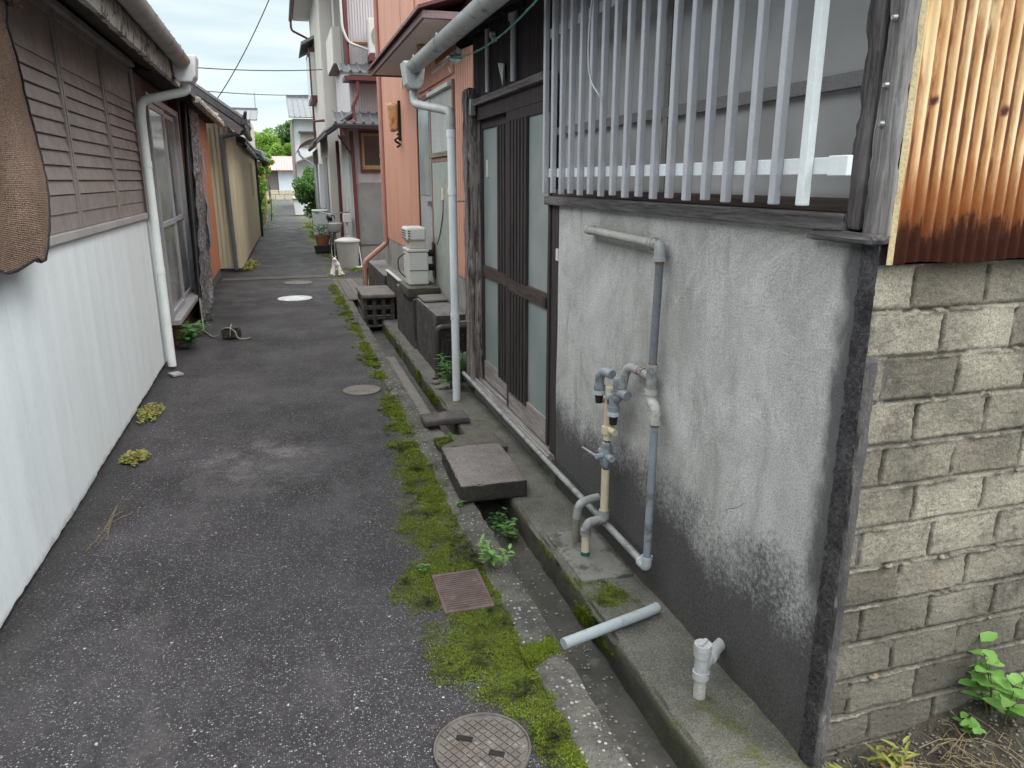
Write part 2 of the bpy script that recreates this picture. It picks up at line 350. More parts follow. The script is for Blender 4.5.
m_asphalt = asphalt(); m_mortar = mortar(); m_ledge = ledge_mat(); m_kerb = kerb_mat(); m_block = block_mat(); m_rust = rust_mat()
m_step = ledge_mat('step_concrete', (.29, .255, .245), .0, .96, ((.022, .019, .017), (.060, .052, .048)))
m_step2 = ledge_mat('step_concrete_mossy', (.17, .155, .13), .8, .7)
m_boxdarkside = ledge_mat('dark_sided_box', (.27, .25, .24), .0, .95, ((.035, .028, .028), (.10, .082, .080)))  # sides coloured brown-black, tops left paler
m_channel = M('channel_bottom', (.075, .07, .062), (.035, .034, .03), 5, (.12, .115, .10), 9, rough=.75, bump=.5)
m_patch = M('patch_concrete', (.22, .212, .198), (.15, .145, .135), 9, (.06, .06, .04), 9, (.5, .62))
m_dark = M('dark_void', (.01, .01, .01), (.02, .018, .016))
m_edge = M('soot_edge', (.028, .026, .029), (.085, .08, .083), 18, (.16, .155, .15), 14, (.6, .7), .95, bump=.9, bs=70, bd=.01)
m_bar = M('anodised_aluminium', (.43, .435, .47), (.35, .355, .39), 4, (.22, .22, .235), 6, (.6, .75), .5, (4,4,.8), .05, metal=.15)
m_barwhite = M('white_aluminium', (.66, .69, .71), (.58, .60, .62), 4, rough=.45, bump=.05)
m_frost = glassy('frosted_glass', (.33, .32, .325), .38, (.24, .235, .235))
m_doorglass = glassy('door_glass', (.20, .245, .24), .3, (.27, .295, .29))
m_glass = glassy('window_glass', (.045, .05, .052), .06)
m_brown = wood('door_wood', (.022, .016, .017), (.048, .036, .036))
m_brownmid = wood('door_rail_wood', (.035, .022, .019), (.075, .052, .047), 'y')
m_kick = wood('door_kick_wood', (.19, .165, .16), (.36, .33, .32), 'y')
m_grey_wood = wood('weathered_wood', (.10, .09, .09), (.30, .285, .28), 'z')
m_grey_woody = wood('weathered_beam', (.06, .052, .052), (.17, .155, .155), 'y')
m_post = wood('rotten_post', (.03, .022, .02), (.30, .26, .245), 'z', .8)
m_blackwood = wood('black_boards', (.014, .010, .011), (.032, .022, .024), 'z')
m_pvc = M('grey_pvc', (.33, .335, .335), (.24, .242, .242), 9, (.13, .125, .12), 16, (.48, .66), .5, bump=.08)
m_pvcblue = M('blue_grey_pvc', (.27, .305, .34), (.19, .215, .24), 7, (.11, .11, .11), 14, (.48, .66), .5, bump=.1)
m_pvcpale = M('pale_blue_pvc', (.46, .51, .54), (.37, .41, .43), 6, (.22, .22, .20), 15, (.54, .7), .45, bump=.05)
m_beigepipe = M('beige_pipe', (.62, .54, .39), (.54, .46, .32), 8, (.33, .26, .17), 18, (.58, .75), .5, bump=.05)
m_green = M('green_tape', (.01, .10, .07), (.02, .14, .09))
m_black = M('black_plastic', (.012, .012, .014), (.02, .02, .022), rough=.45, bump=.05)
m_copper = M('copper', (.28, .12, .07), (.2, .09, .05), rough=.5)
m_gutter = M('gutter_plastic', (.44, .45, .45), (.33, .335, .33), 5, (.10, .09, .05), 7, (.56, .68), .5, bump=.08)
m_gutterpale = M('pale_downspout', (.70, .71, .73), (.60, .61, .63), 4, (.30, .29, .27), 9, (.62, .75), .5, bump=.05)
m_steel = M('steel', (.5, .5, .5), (.35, .35, .35), rough=.35, metal=.7, bump=.05)
m_rustsolid = M('rust_metal', (.34, .14, .05), (.20, .07, .03), 30, rough=.8)
def sheet_mat():
    k = NT('white_sheet'); x, y, z = k.xyz()
    col = k.mix(k.ramp(k.noise(1.5, 5, .6, k.map((3, 3, .6))), .3, .7), (.72, .765, .785), (.66, .705, .73))
    col = k.mix(k.ramp(k.noise(2, 7, .75, k.map((5, 5, .5), (1,2,3))), .52, .75, 0, .35), col, (.50, .52, .52))
    col = k.mix(k.ramp(k.noise(55, 4, .8, k.map((1, 1, .6))), .5, .68, 0, .22), col, (.45, .47, .48))
    zz = k.math('SUBTRACT', z, k.math('MULTIPLY', k.noise(9, 6, .8), .12))
    col = k.mix(k.ramp(zz, .0, -.05, 0, .6), col, (.20, .18, .155))
    lap = k.math('ABSOLUTE', k.math('SUBTRACT', k.math('FRACT', k.math('DIVIDE', y, .98)), .5))
    col = k.mix(k.math('MULTIPLY', k.ramp(lap, .003, .001), .25), col, (.25, .25, .24))
    return k.done(col, .55, k.bump(k.noise(60, 4), .15, .003))
m_white = sheet_mat(); m_white_old = siding('white_sheet_old', (.74, .765, .775), (.68, .705, .72), dirt=(.55, .56, .55), dt=(.55, .8), rough=.55)
m_shutter = M('shutter_brown', (.275, .240, .228), (.215, .188, .178), 4, rough=.5, bump=.05)
m_sill = M('sill_metal', (.38, .36, .36), (.30, .28, .28), rough=.5, bump=.05)
m_fascia = M('peeling_fascia', (.56, .54, .50), (.42, .40, .365), 5, (.085, .055, .04), 15, (.52, .58), .85)
m_dsleft = M('greenish_white_pvc', (.76, .79, .78), (.66, .70, .69), 4, (.30, .32, .29), 8, (.6, .75), .45, bump=.04)
m_orange = siding('orange_siding', (.56, .285, .205), (.49, .24, .17), dirt=(.25, .13, .09), dt=(.6, .8))
m_orange2 = siding('orange_wall', (.46, .17, .08), (.38, .14, .07), dirt=(.2, .09, .06))
m_pinkpipe = M('salmon_pipe', (.42, .21, .17), (.35, .17, .14), 6, rough=.5, bump=.05)
m_maroon = M('maroon_paint', (.12, .035, .035), (.09, .028, .028), 6, rough=.5, bump=.1)
m_plinth = M('plinth_concrete', (.30, .29, .26), (.22, .21, .19), 4, (.12, .115, .10), 5)
m_panel = M('render_panel', (.34, .355, .32), (.28, .295, .27), 4, (.20, .20, .18), 7)
m_boxdark = M('box_concrete', (.115, .10, .098), (.075, .066, .064), 6, (.18, .16, .15), 9)
m_boxmid = M('box_concrete_mid', (.21, .19, .175), (.15, .135, .125), 6, (.09, .085, .05), 8)
m_lav = siding('lavender_siding', (.50, .46, .475), (.44, .40, .415), dirt=(.30, .24, .23))
m_greypanel = M('grey_panel', (.25, .245, .235), (.20, .195, .19), 3, (.17, .165, .15), 5)
m_cream = siding('cream_siding', (.56, .52, .48), (.50, .46, .42), dirt=(.36, .32, .28))
m_farwhite = M('white_render', (.66, .67, .68), (.58, .59, .6), 2, (.44, .43, .41), 4, (.62, .8))
m_beige = siding('beige_siding', (.50, .435, .31), (.43, .37, .26), dirt=(.22, .18, .12))
m_tile = M('roof_tile', (.12, .125, .135), (.08, .083, .09), 5, rough=.5)
m_redroof = M('pink_roof', (.62, .26, .25), (.52, .22, .21), 3, rough=.6)
m_stone = M('old_stone', (.08, .075, .055), (.045, .042, .03), 30, (.11, .12, .06), 25)
m_ironred = M('cast_iron_brown', (.15, .105, .095), (.09, .065, .058), 16, (.22, .18, .17), 24, (.55, .7), .7, metal=.1, bump=.5)
m_iron = M('worn_iron', (.155, .135, .122), (.095, .082, .074), 14, (.28, .25, .235), 30, (.55, .7), .55, metal=.25, bump=.5)
m_dirt = M('earth', (.05, .042, .034), (.09, .078, .062), 14, (.17, .15, .12), 40, (.56, .66), .95, bump=1, bs=60, bd=.012)
m_straw = leafm('dry_straw', (.30, .24, .13), (.20, .15, .08))
m_leaf = leafm('weed_leaf', (.09, .20, .05), (.15, .30, .08))
m_leafbright = leafm('bright_weed_leaf', (.14, .30, .06), (.24, .42, .12))
m_leafy = leafm('yellow_green_leaf', (.20, .24, .045), (.33, .32, .09), (.30, .16, .10))
m_leafdark = leafm('fern_leaf', (.06, .17, .04), (.11, .26, .07))
m_leaftree = leafm('tree_leaf', (.05, .12, .03), (.10, .22, .04))
m_leaflight = leafm('light_tree_leaf', (.15, .27, .04), (.24, .38, .07))
m_moss = leafm('moss_green', (.085, .115, .012), (.30, .42, .03), (.13, .10, .02))
def vary(m, dark, s1, t0, t1, s2=None):
    nt = m.node_tree; L = nt.links.new; geo = nt.nodes.new('ShaderNodeNewGeometry'); nz = nt.nodes.new('ShaderNodeTexNoise'); nz.inputs['Scale'].default_value = s1; nz.inputs['Detail'].default_value = 6; nz.inputs['Roughness'].default_value = .7
    L(geo.outputs['Position'], nz.inputs['Vector']); mr = nt.nodes.new('ShaderNodeMapRange'); mr.inputs[1].default_value = t0; mr.inputs[2].default_value = t1; L(nz.outputs[0], mr.inputs[0])
    bs = nt.nodes['Principled BSDF']; src = bs.inputs['Base Color'].links[0].from_socket; mx = nt.nodes.new('ShaderNodeMixRGB'); L(mr.outputs[0], mx.inputs[0]); mx.inputs[1].default_value = (*dark, 1); L(src, mx.inputs[2])
    for n in nt.nodes:
        if n.type == 'BSDF_TRANSLUCENT': L(mx.outputs[0], n.inputs[0])
    L(mx.outputs[0], bs.inputs['Base Color'])
vary(m_moss, (.020, .026, .007), 5, .37, .50)
m_stem = M('stem', (.10, .13, .05), (.07, .09, .04), bump=0)
m_bark = M('bark', (.09, .07, .05), (.05, .04, .03), bump=.5)
m_rope = M('rope', (.42, .39, .35), (.30, .28, .25), 60, bump=.6, bs=200)
m_orangelamp = M('rusty_lamp', (.55, .20, .07), (.48, .33, .17), 14, (.25, .07, .03), 16, (.5, .62), .5, bump=.05)
m_appl = M('appliance_white', (.58, .57, .54), (.52, .51, .49), 5, (.4, .38, .34), 9, (.62, .75), .5, bump=.03)
m_applp = M('appliance_pinkish', (.50, .44, .42), (.44, .39, .37), 5, rough=.5, bump=.03)
m_wood_y = wood('yellow_wood', (.30, .20, .08), (.46, .33, .15))
m_blue = M('faded_blue', (.16, .33, .42), (.12, .26, .34), 9)
m_cloth = M('curtain', (.50, .50, .49), (.42, .42, .41), 3, st=(1, 9, .4), bump=.3, bs=20, bd=.01)
m_wire = M('cable', (.03, .03, .03), (.05, .05, .05), bump=0)
m_greenwire = M('green_string', (.05, .36, .28), (.35, .60, .52), 60, bump=0)
m_skin_cat = None

# ------------------------------------------------------------------ ground and drain (structure)
def flat(x0, x1, y0, y1, z, name, mat, res=None):
    m = MB(); n = 1 if not res else max(1, int((y1-y0)/res)); k = 1 if not res else max(1, int((x1-x0)/res))
    m.grid(lambda u, v: (x0+(x1-x0)*u, y0+(y1-y0)*v, z), k, n); return m.build(name, mat, kind='structure')
m_soil = M('soil', (.07, .062, .05), (.10, .09, .07), 3, (.05, .07, .02), 5)
flat(-900, 900, -900, 900, -.30, 'ground', m_soil)
# asphalt lane: narrows a little far down
mb = MB(); NY = 160
def lane(u, v):
    y = -3+v**1.5*71; xl = -1.16 if y < 14 else -1.16+min(1, (y-14)/12)*.4; xr = .705 if y < 12.75 else (1.35 if y < 30 else 1.2)
    x = xl+(xr-xl)*u
    z = .010*math.sin(y*.9+x)*min(1, max(0, (y-2)/8))*.4+.004*noise.noise(Vector((x*2, y*2, 0)))
    return (x, y, z-.003)
mb.grid(lane, 24, NY); mb.build('lane', m_asphalt, kind='structure', smooth=0)
flat(-6, 8, 66.5, 80, .004, 'cross_road', M('pale_road', (.32, .31, .30), (.28, .27, .26), 3))
def kerb_fn(p): return 0
rough_box(.69, .835, -1, 12.75, -.2, .006, .03, .004, 20, .004).build('kerb', m_kerb, kind='structure', smooth=40)
rough_box(.80, 1.06, -1, 12.7, -.22, -.122, .03, .005, 12).build('drain_channel', m_channel, kind='structure', smooth=40)
def ledge_dent(p): return -.010*max(0, noise.noise(p*5))
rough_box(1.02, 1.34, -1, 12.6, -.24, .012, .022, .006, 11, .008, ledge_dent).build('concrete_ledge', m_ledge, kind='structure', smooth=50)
rough_box(1.055, 1.285, 2.50, 2.95, .0, .022, .012, .002, 20, .002).build('ledge_patch', m_patch, kind='structure', smooth=40)
rough_box(.80, .915, 4.42, 6.9, -.10, -.012, .03, .003, 12, .002).build('drain_cover_strip', m_boxmid, kind='structure', smooth=40)
# earth beside the block wall
mb = MB()
mb.grid(lambda u, v: (1.30+3.2*u, -1.0+2.50*v, .0+.03*noise.noise(Vector((u*9, v*9, 1)))+.012*fbm((u*60, v*50, 0))+(.19*max(0, u*3.2-.2)/.8*min(1, v*1.0) if u*3.2 < 1 else .19*v)), 150, 120)
mb.build('earth', m_dirt, kind='structure', smooth=0)
# gravel lying on the earth
mb = MB()
def pebble(mb, c, r):
    q = [Vector((random.gauss(0,1), random.gauss(0,1), random.gauss(0,1))).normalized() for _ in range(3)]
    V = []
    for a in ((1,0,0),(-1,0,0),(0,1,0),(0,-1,0),(0,0,1),(0,0,-1)):
        v = Vector(a)*r*random.uniform(.7, 1.2); v.z *= .6; V.append(Vector(c)+v)
    a = random.random()*6; 
    mb.add(V, [(0,2,4),(2,1,4),(1,3,4),(3,0,4),(2,0,5),(1,2,5),(3,1,5),(0,3,5)])
for i in range(2600):
    u, v = random.random(), random.uniform(.6, .97); x = 1.32+1.5*u; y = -1+2.5*v; uu = (x-1.3)/3.2
    z = .03*noise.noise(Vector((uu*9, v*9, 1)))+(.19*max(0, uu*3.2-.2)/.8*v if uu*3.2 < 1 else .19*v)
    if y < 1.41: pebble(mb, (x, y, z+.006), random.uniform(.002, .008))
mb.build('gravel', M('gravel_grey', (.12, .115, .10), (.30, .285, .26), 40, bump=.2), kind='stuff', smooth=0)['label'] = 'small gravel on the earth by the block wall'

# ------------------------------------------------------------------ house with mortar wall, lattice window and sliding door
hA = thing('mortar_house', 'old house with bare grey mortar wall, barred window, dark sliding door and rusty side cladding', 'house', (1.3, 3.5, 0))
# mortar wall sheet
mb = MB()
mb.grid(lambda u, v: (1.30+.004*noise.noise(Vector((u*5, v*4, 0)))+(.0), 1.447+(3.50-1.447)*u, -.02+1.50*v), 120, 90)
mb.box(1.308, 1.40, 1.449, 3.498, -.02, 1.478)
mb.build('wall', m_mortar, hA, smooth=50)
# rough corner of the mortar
mb = MB()
def corner(u, v):
    z = -.02+1.48*v; w = abs(noise.noise(Vector((0, z*9, 4))))*.5+.5*abs(fbm((u*3, z*14, 2)))
    prof = .003+.009*math.sin(min(1, u*1.15)*math.pi)*(.3+w)+.0035*fbm((u*14, z*90, 0))+.004*max(0, noise.noise(Vector((u*4, z*30, 7))))
    y = 1.450-.056*u-.006*abs(noise.noise(Vector((2, z*9, 1))))*(1-u)-.004*fbm((5, z*30, 1)); x = 1.30-prof*(1 if u < .97 else .3)
    return (x, y, z)
mb.grid(corner, 26, 330)
mb.build('wall_corner', m_edge, hA, smooth=50)['label'] = 'sooty crumbling mortar corner'
mb = MB()
mb.grid(lambda u, v: (1.299+.026*u, 1.393+.034*u+.004*fbm((u*9, v*50, 3))+.006*math.sin(u*3.14), -.02+1.48*v), 12, 260)
mb.box(1.315, 1.40, 1.425, 1.446, -.02, 1.45)
mb.build('corner_fill', M('corner_grey', (.16, .15, .148), (.06, .055, .056), 14, (.28, .265, .25), 20, (.58, .7), .95, (1, 1, .35), .8, 70, .01), hA, smooth=50)
rough_box(1.302, 1.350, 1.396, 1.424, -.02, 1.19, .012, .004, 16, .004).build('corner_strip', M('strip_grey', (.13, .122, .12), (.045, .04, .042), 12, (.30, .285, .27), 20, (.58, .7), .95, (1, 1, .35), .8, 70, .01), hA, smooth=50)
# crack in the plaster: a thin raised lip
pts = [(1.300, 1.78+.016*i, .655-.011*i+.003*math.sin(i*1.1)) for i in range(12)]
mb = MB(); mb.tube(pts, [.0006+.0013*math.sin(i/11*3.14) for i in range(12)], 6); mb.build('crack_lip', m_edge, hA)
# beam and frame under the window
mb = MB(); mb.box(1.275, 1.38, 1.50, 3.66, 1.480, 1.522); mb.build('window_beam', m_grey_woody, hA, bevel=.004)
wn = MB().box(1.31, 1.395, 1.505, 3.66, 1.523, 1.555).build('window', m_brownmid, hA, bevel=.003)
MB().box(1.353, 1.360, 1.53, 3.70, 1.556, 2.60).build('pane', m_frost, wn)
mb = MB(); mb.box(1.33, 1.352, 1.53, 3.70, 1.815, 1.85); mb.box(1.33, 1.352, 2.50, 2.535, 1.557, 1.814); mb.box(1.33, 1.352, 2.50, 2.535, 1.851, 2.6)
mb.build('frame', M('window_rail', (.20, .195, .195), (.16, .155, .155)), wn)
mb = MB().box(1.355, 1.42, 1.5, 3.7, 2.601, 2.75).build('window_head', m_blackwood, hA)
# corner posts
mb = rough_box(1.285, 1.40, 1.455, 1.512, 1.482, 2.9, .02, .004, 9, .004); mb.build('corner_post', wood('dark_post', (.03, .025, .026), (.13, .115, .115)), hA, smooth=40)
mb = rough_box(1.285, 1.327, 1.388, 1.450, 1.452, 2.9, .02, .003, 9, .004); mb.build('corner_post', m_grey_wood, hA, smooth=40)
for z in (1.72, 1.80, 1.935): MB().tube([(1.285, 1.42, z), (1.276, 1.42, z)], [.008, .005], 10).build('nail', m_steel, hA, smooth=40)
rough_box(1.268, 1.326, 1.388, 1.62, 1.455, 1.481, .015, .003, 14, .003).build('beam_end', m_grey_woody, hA, smooth=40)
# rusty corrugated cladding on the side
mb = MB()
mb.grid(lambda u, v: (1.338+1.9*u, 1.392+.0052*math.sin((1.338+1.9*u)*2*math.pi/.0335)*min(1, u*60), 1.412+.004*math.sin(u*40)+1.5*v), 900, 6)
sh = mb.build('corrugated_cladding', m_rust, hA, smooth=0); sh['label'] = 'rust streaked corrugated cladding'
sd = sh.modifiers.new('thick', 'SOLIDIFY'); sd.thickness = .002
MB().poly([(1.322, 1.394), (1.334, 1.388), (1.337, 1.391), (1.326, 1.40)], 'z', 1.411, 2.9).build('cladding_edge', M('cream_trim', (.66, .56, .36), (.60, .46, .25), 7, (.35, .16, .06), 8, (.6, .75)), hA)
MB().box(1.40, 3.2, 1.44, 1.5, 1.42, 3.0).build('side_wall', m_blackwood, hA)
# roof over the house
mb = MB()
mb.poly([(1.03, 2.475), (3.4, 3.45), (5.6, 2.6), (5.6, 2.54), (3.4, 3.38), (1.03, 2.445)], 'y', 1.05, 5.50)
mb.build('roof', m_tile, hA)
for i in range(11): y = 1.15+i*.42; MB().poly([(1.06, 2.44), (1.42, 2.59), (1.42, 2.53), (1.06, 2.385)], 'y', y, y+.045).build('rafter', m_blackwood, hA)
MB().box(1.37, 5.4, 3.68, 5.48, .0, .16).build('floor', m_plinth, hA)
MB().box(3.1, 5.4, 1.46, 5.48, 0, 2.5).build('back_wall', m_blackwood, hA)
# window lattice
lat = MB().box(1.197, 1.206, 1.41, 3.43, 1.612, 1.650).build('window_lattice', m_barwhite, hA, bevel=.002)
MB().box(1.197, 1.206, 1.375, 3.43, 2.205, 2.243).build('lattice_rail', m_bar, lat)
MB().box(1.193, 1.208, 1.408, 1.47, 1.609, 1.653).build('rail_bracket', m_barwhite, lat, bevel=.002)
bars = []
for i in range(18):
    y = 1.536+i*.1088; o = MB().box(1.174, 1.196, y-.0120-(.003 if i == 0 else 0), y+.0120, 1.541+.003*math.sin(i*3.3), 2.42).build('bar', m_barwhite if i == 0 else m_bar, lat, bevel=.003)
    bars.append(o)
bars[0]['label'] = 'clean white bar'
# transom above the door
mb = MB()
for i in range(10): mb.box(1.315, 1.335, 3.72+i*.155, 3.72+i*.155+.151, 2.12, 2.62)
mb.build('upper_boards', m_blackwood, hA, bevel=.003)
mb = MB(); mb.box(1.27, 1.34, 3.66, 5.36, 2.075, 2.115); mb.build('lintel', m_grey_woody, hA, bevel=.003)
MB().box(1.30, 1.36, 3.66, 5.24, 1.985, 2.070).build('door_head', m_brown, hA, bevel=.003)
mb = MB(); mb.tube([(1.29, 4.80, 2.13), (1.29, 4.80, 2.50)], .014, 10); mb.build('strut', m_bar, hA, smooth=40)
mb = MB(); mb.tube([(1.29, 4.24, 2.13), (1.29, 4.24, 2.46)], .017, 10); mb.tube([(1.29, 4.24, 2.44), (1.29, 4.24, 2.50)], .028, 10); mb.build('strut', m_bar, hA, smooth=40)
mb = MB(); mb.tube([(1.30, 4.66, 2.44), (1.27, 4.66, 2.44)], .018, 10); mb.tube([(1.30, 4.62, 2.41), (1.27, 4.62, 2.41)], .014, 10); mb.build('insulator', m_appl, hA, smooth=40)
mb = MB(); mb.poly([(4.46, 2.13), (4.56, 2.27), (4.44, 2.25)], 'x', 1.29, 1.30); mb.build('hook_plate', m_steel, hA)
# door jamb and posts
mb = rough_box(1.245, 1.345, 5.16, 5.32, .10, 2.20, .015, .008, 7, .008); mb.build('door_post', m_post, hA, smooth=50)['label'] = 'rotten weathered post'
MB().box(1.255, 1.285, 5.10, 5.15, 2.02, 2.12).build('bracket', m_steel, hA)
mb = MB(); mb.box(1.30, 1.36, 3.505, 3.60, .16, 1.479); mb.build('door_jamb', m_brown, hA, bevel=.003)
MB().box(1.295, 1.305, 3.50, 3.53, 1.21, 1.27).build('door_catch', m_appl, hA, bevel=.002)
# sill and foundation below the door
rough_box(1.315, 1.45, 3.50, 5.36, .0, .135, .03, .003, 8).build('foundation', m_plinth, hA, smooth=40)
mb = MB(); mb.box(1.262, 1.44, 3.52, 5.36, .138, .168); mb.box(1.272, 1.288, 3.52, 5.36, .169, .182); mb.box(1.305, 1.318, 3.52, 5.36, .169, .182)
mb.build('door_sill', m_kick, hA, bevel=.002)
def leaf(xp, y0, y1, gy0, gy1, s0, s1):
    d = MB(); d.box(xp, xp+.028, y0, y0+.035, .185, 1.985); d.box(xp, xp+.028, y1-.035, y1, .185, 1.985)
    d.box(xp+.001, xp+.027, y0+.036, y1-.036, 1.93, 1.984)
    o = d.build('sliding_door', m_brown, hA, bevel=.002)
    MB().box(xp-.002, xp+.030, y0+.036, y1-.036, .94, 1.02).build('mid_rail', m_brownmid, o, bevel=.002)
    MB().box(xp+.002, xp+.024, y0+.036, y1-.036, .186, .325).build('kick_board', m_kick, o)
    MB().box(xp+.012, xp+.016, y0+.036, y1-.036, .326, .939).build('glass', m_doorglass, o)
    MB().box(xp+.012, xp+.016, y0+.036, y1-.036, 1.021, 1.929).build('glass', m_doorglass, o)
    for a, b in ((.30, .938), (1.022, 1.928)):
        for i in range(6):
            y = s0+(s1-s0)*(i+.5)/6
            MB().box(xp-.008, xp+.010, y-.016, y+.016, a, b).build('slat', m_brown, o, bevel=.002)
    return o
leaf(1.300, 3.63, 4.42, 0, 0, 4.00, 4.37)
d2 = leaf(1.335, 4.36, 5.16, 0, 0, 4.36, 4.74)
MB().box(1.338, 1.346, 4.99, 5.03, 1.62, 1.73).build('sticker', m_appl, d2)
MB().box(1.290, 1.297, 3.66, 3.70, .95, 1.00).build('door_pull', m_black, hA)
# gutter
def halfpipe(p0, p1, r, th=.003, seg=12):
    m = MB(); p0, p1 = Vector(p0), Vector(p1); V = []; 
    for p in (p0, p1):
        for rr in (r, r-th):
            for k in range(seg+1):
                a = math.pi+math.pi*k/seg; V.append((p.x+rr*math.cos(a), p.y, p.z+rr*math.sin(a)))
    n = seg+1; F = []
    for k in range(seg):
        F += [(k, k+1, 2*n+k+1, 2*n+k), (n+k, 3*n+k, 3*n+k+1, n+k+1), (k, n+k, n+k+1, k+1), (2*n+k, 2*n+k+1, 3*n+k+1, 3*n+k)]
    F += [(0, 2*n, 3*n, n), (seg, n+seg, 3*n+seg, 2*n+seg)]
    return m.add(V, F)
g = halfpipe((.985, 1.1, 2.415), (.985, 5.72, 2.40), .062); 
for y in (2.3, 3.6, 4.55, 5.35): g.add(halfpipe((.985, y-.02, 2.413), (.985, y+.02, 2.413), .066).v, halfpipe((0,0,0), (0,1,0), .066).f)
gut = g.build('gutter', m_gutter, hA, smooth=40)
mb = MB(); mb.box(1.052, 1.060, 4.65, 5.25, 2.345, 2.385); mb.build('gutter_bracket', m_rustsolid, hA)
mb = MB(); mb.poly([(.905, 2.42), (1.065, 2.42), (1.045, 2.27), (1.02, 2.235), (.95, 2.235), (.925, 2.27)], 'y', 5.66, 5.84); mb.build('rainwater_head', m_gutter, gut, bevel=.008)
ds = MB(); ds.tube(fillet([(.985, 5.75, 2.26), (.985, 5.75, 2.14), (1.14, 5.20, 2.05), (1.14, 5.20, 1.90)], .06), .030, 18); ds.build('gutter_elbow', m_gutter, gut, smooth=50)
ds = MB(); ds.tube([(1.14, 5.20, 1.90), (1.14, 5.20, .0)], .029, 20)
for z in (1.50, .62, 1.88): ds.tube([(1.14, 5.20, z), (1.14, 5.20, z+.05)], .033, 20)
ds.build('downspout', m_gutterpale, gut, smooth=50)
mb = MB(); mb.box(1.16, 1.26, 5.195, 5.205, 1.45, 1.462); mb.box(1.16, 1.26, 5.195, 5.205, .60, .612); mb.build('pipe_bracket', m_steel, gut)
# green string with its clamp
mb = MB(); p0 = Vector((1.12, 5.05, 2.36)); p1 = Vector((1.13, 2.6, 2.50)); pts = [p0.lerp(p1, t/30)-Vector((0,0,.22*4*(t/30)*(1-t/30)*.55)) for t in range(31)]
mb.tube(pts, .0045, 6)
mb.tube([p+Vector((.003*math.sin(i*2.3), 0, .005*math.cos(i*2.3))) for i, p in enumerate(pts)], .003, 5)
tag(mb.build('green_string', m_greenwire, None, smooth=0), 'green twisted string strung under the eave across the barred window', 'string')
cl = thing('foil_bundle', 'shiny crumpled foil bundle tied to the green string under the gutter', 'foil', (1.12, 5.05, 2.37))
mb = MB()
for i in range(22):
    c = Vector((1.12+random.gauss(0, .02), 5.05+random.gauss(0, .03), 2.37+random.gauss(0, .025))); a = [Vector([random.gauss(0, .024) for _ in range(3)]) for _ in range(3)]
    mb.add([c+a[0], c+a[1], c+a[2], c-a[0]], [(0,1,2),(0,2,3),(1,2,3)])
mb.build('crumpled_foil', M('foil', (.85, .9, .9), (.6, .66, .66), 30, rough=.3, metal=.2), cl)
mb = MB(); mb.tube([(1.12, 5.05, 2.37), (1.05, 5.35, 2.31)], .012, 8); mb.build('clip', m_steel, cl)
mb = MB(); mb.tube(fillet([(1.17, 2.78, 2.42), (1.145, 2.80, 2.15), (1.148, 2.80, 1.97), (1.15, 2.66, 1.88)], .08), .004, 6)
tag(mb.build('loose_cable', m_bar, None, smooth=0), 'short grey cable end hanging in front of the window bars', 'cable')

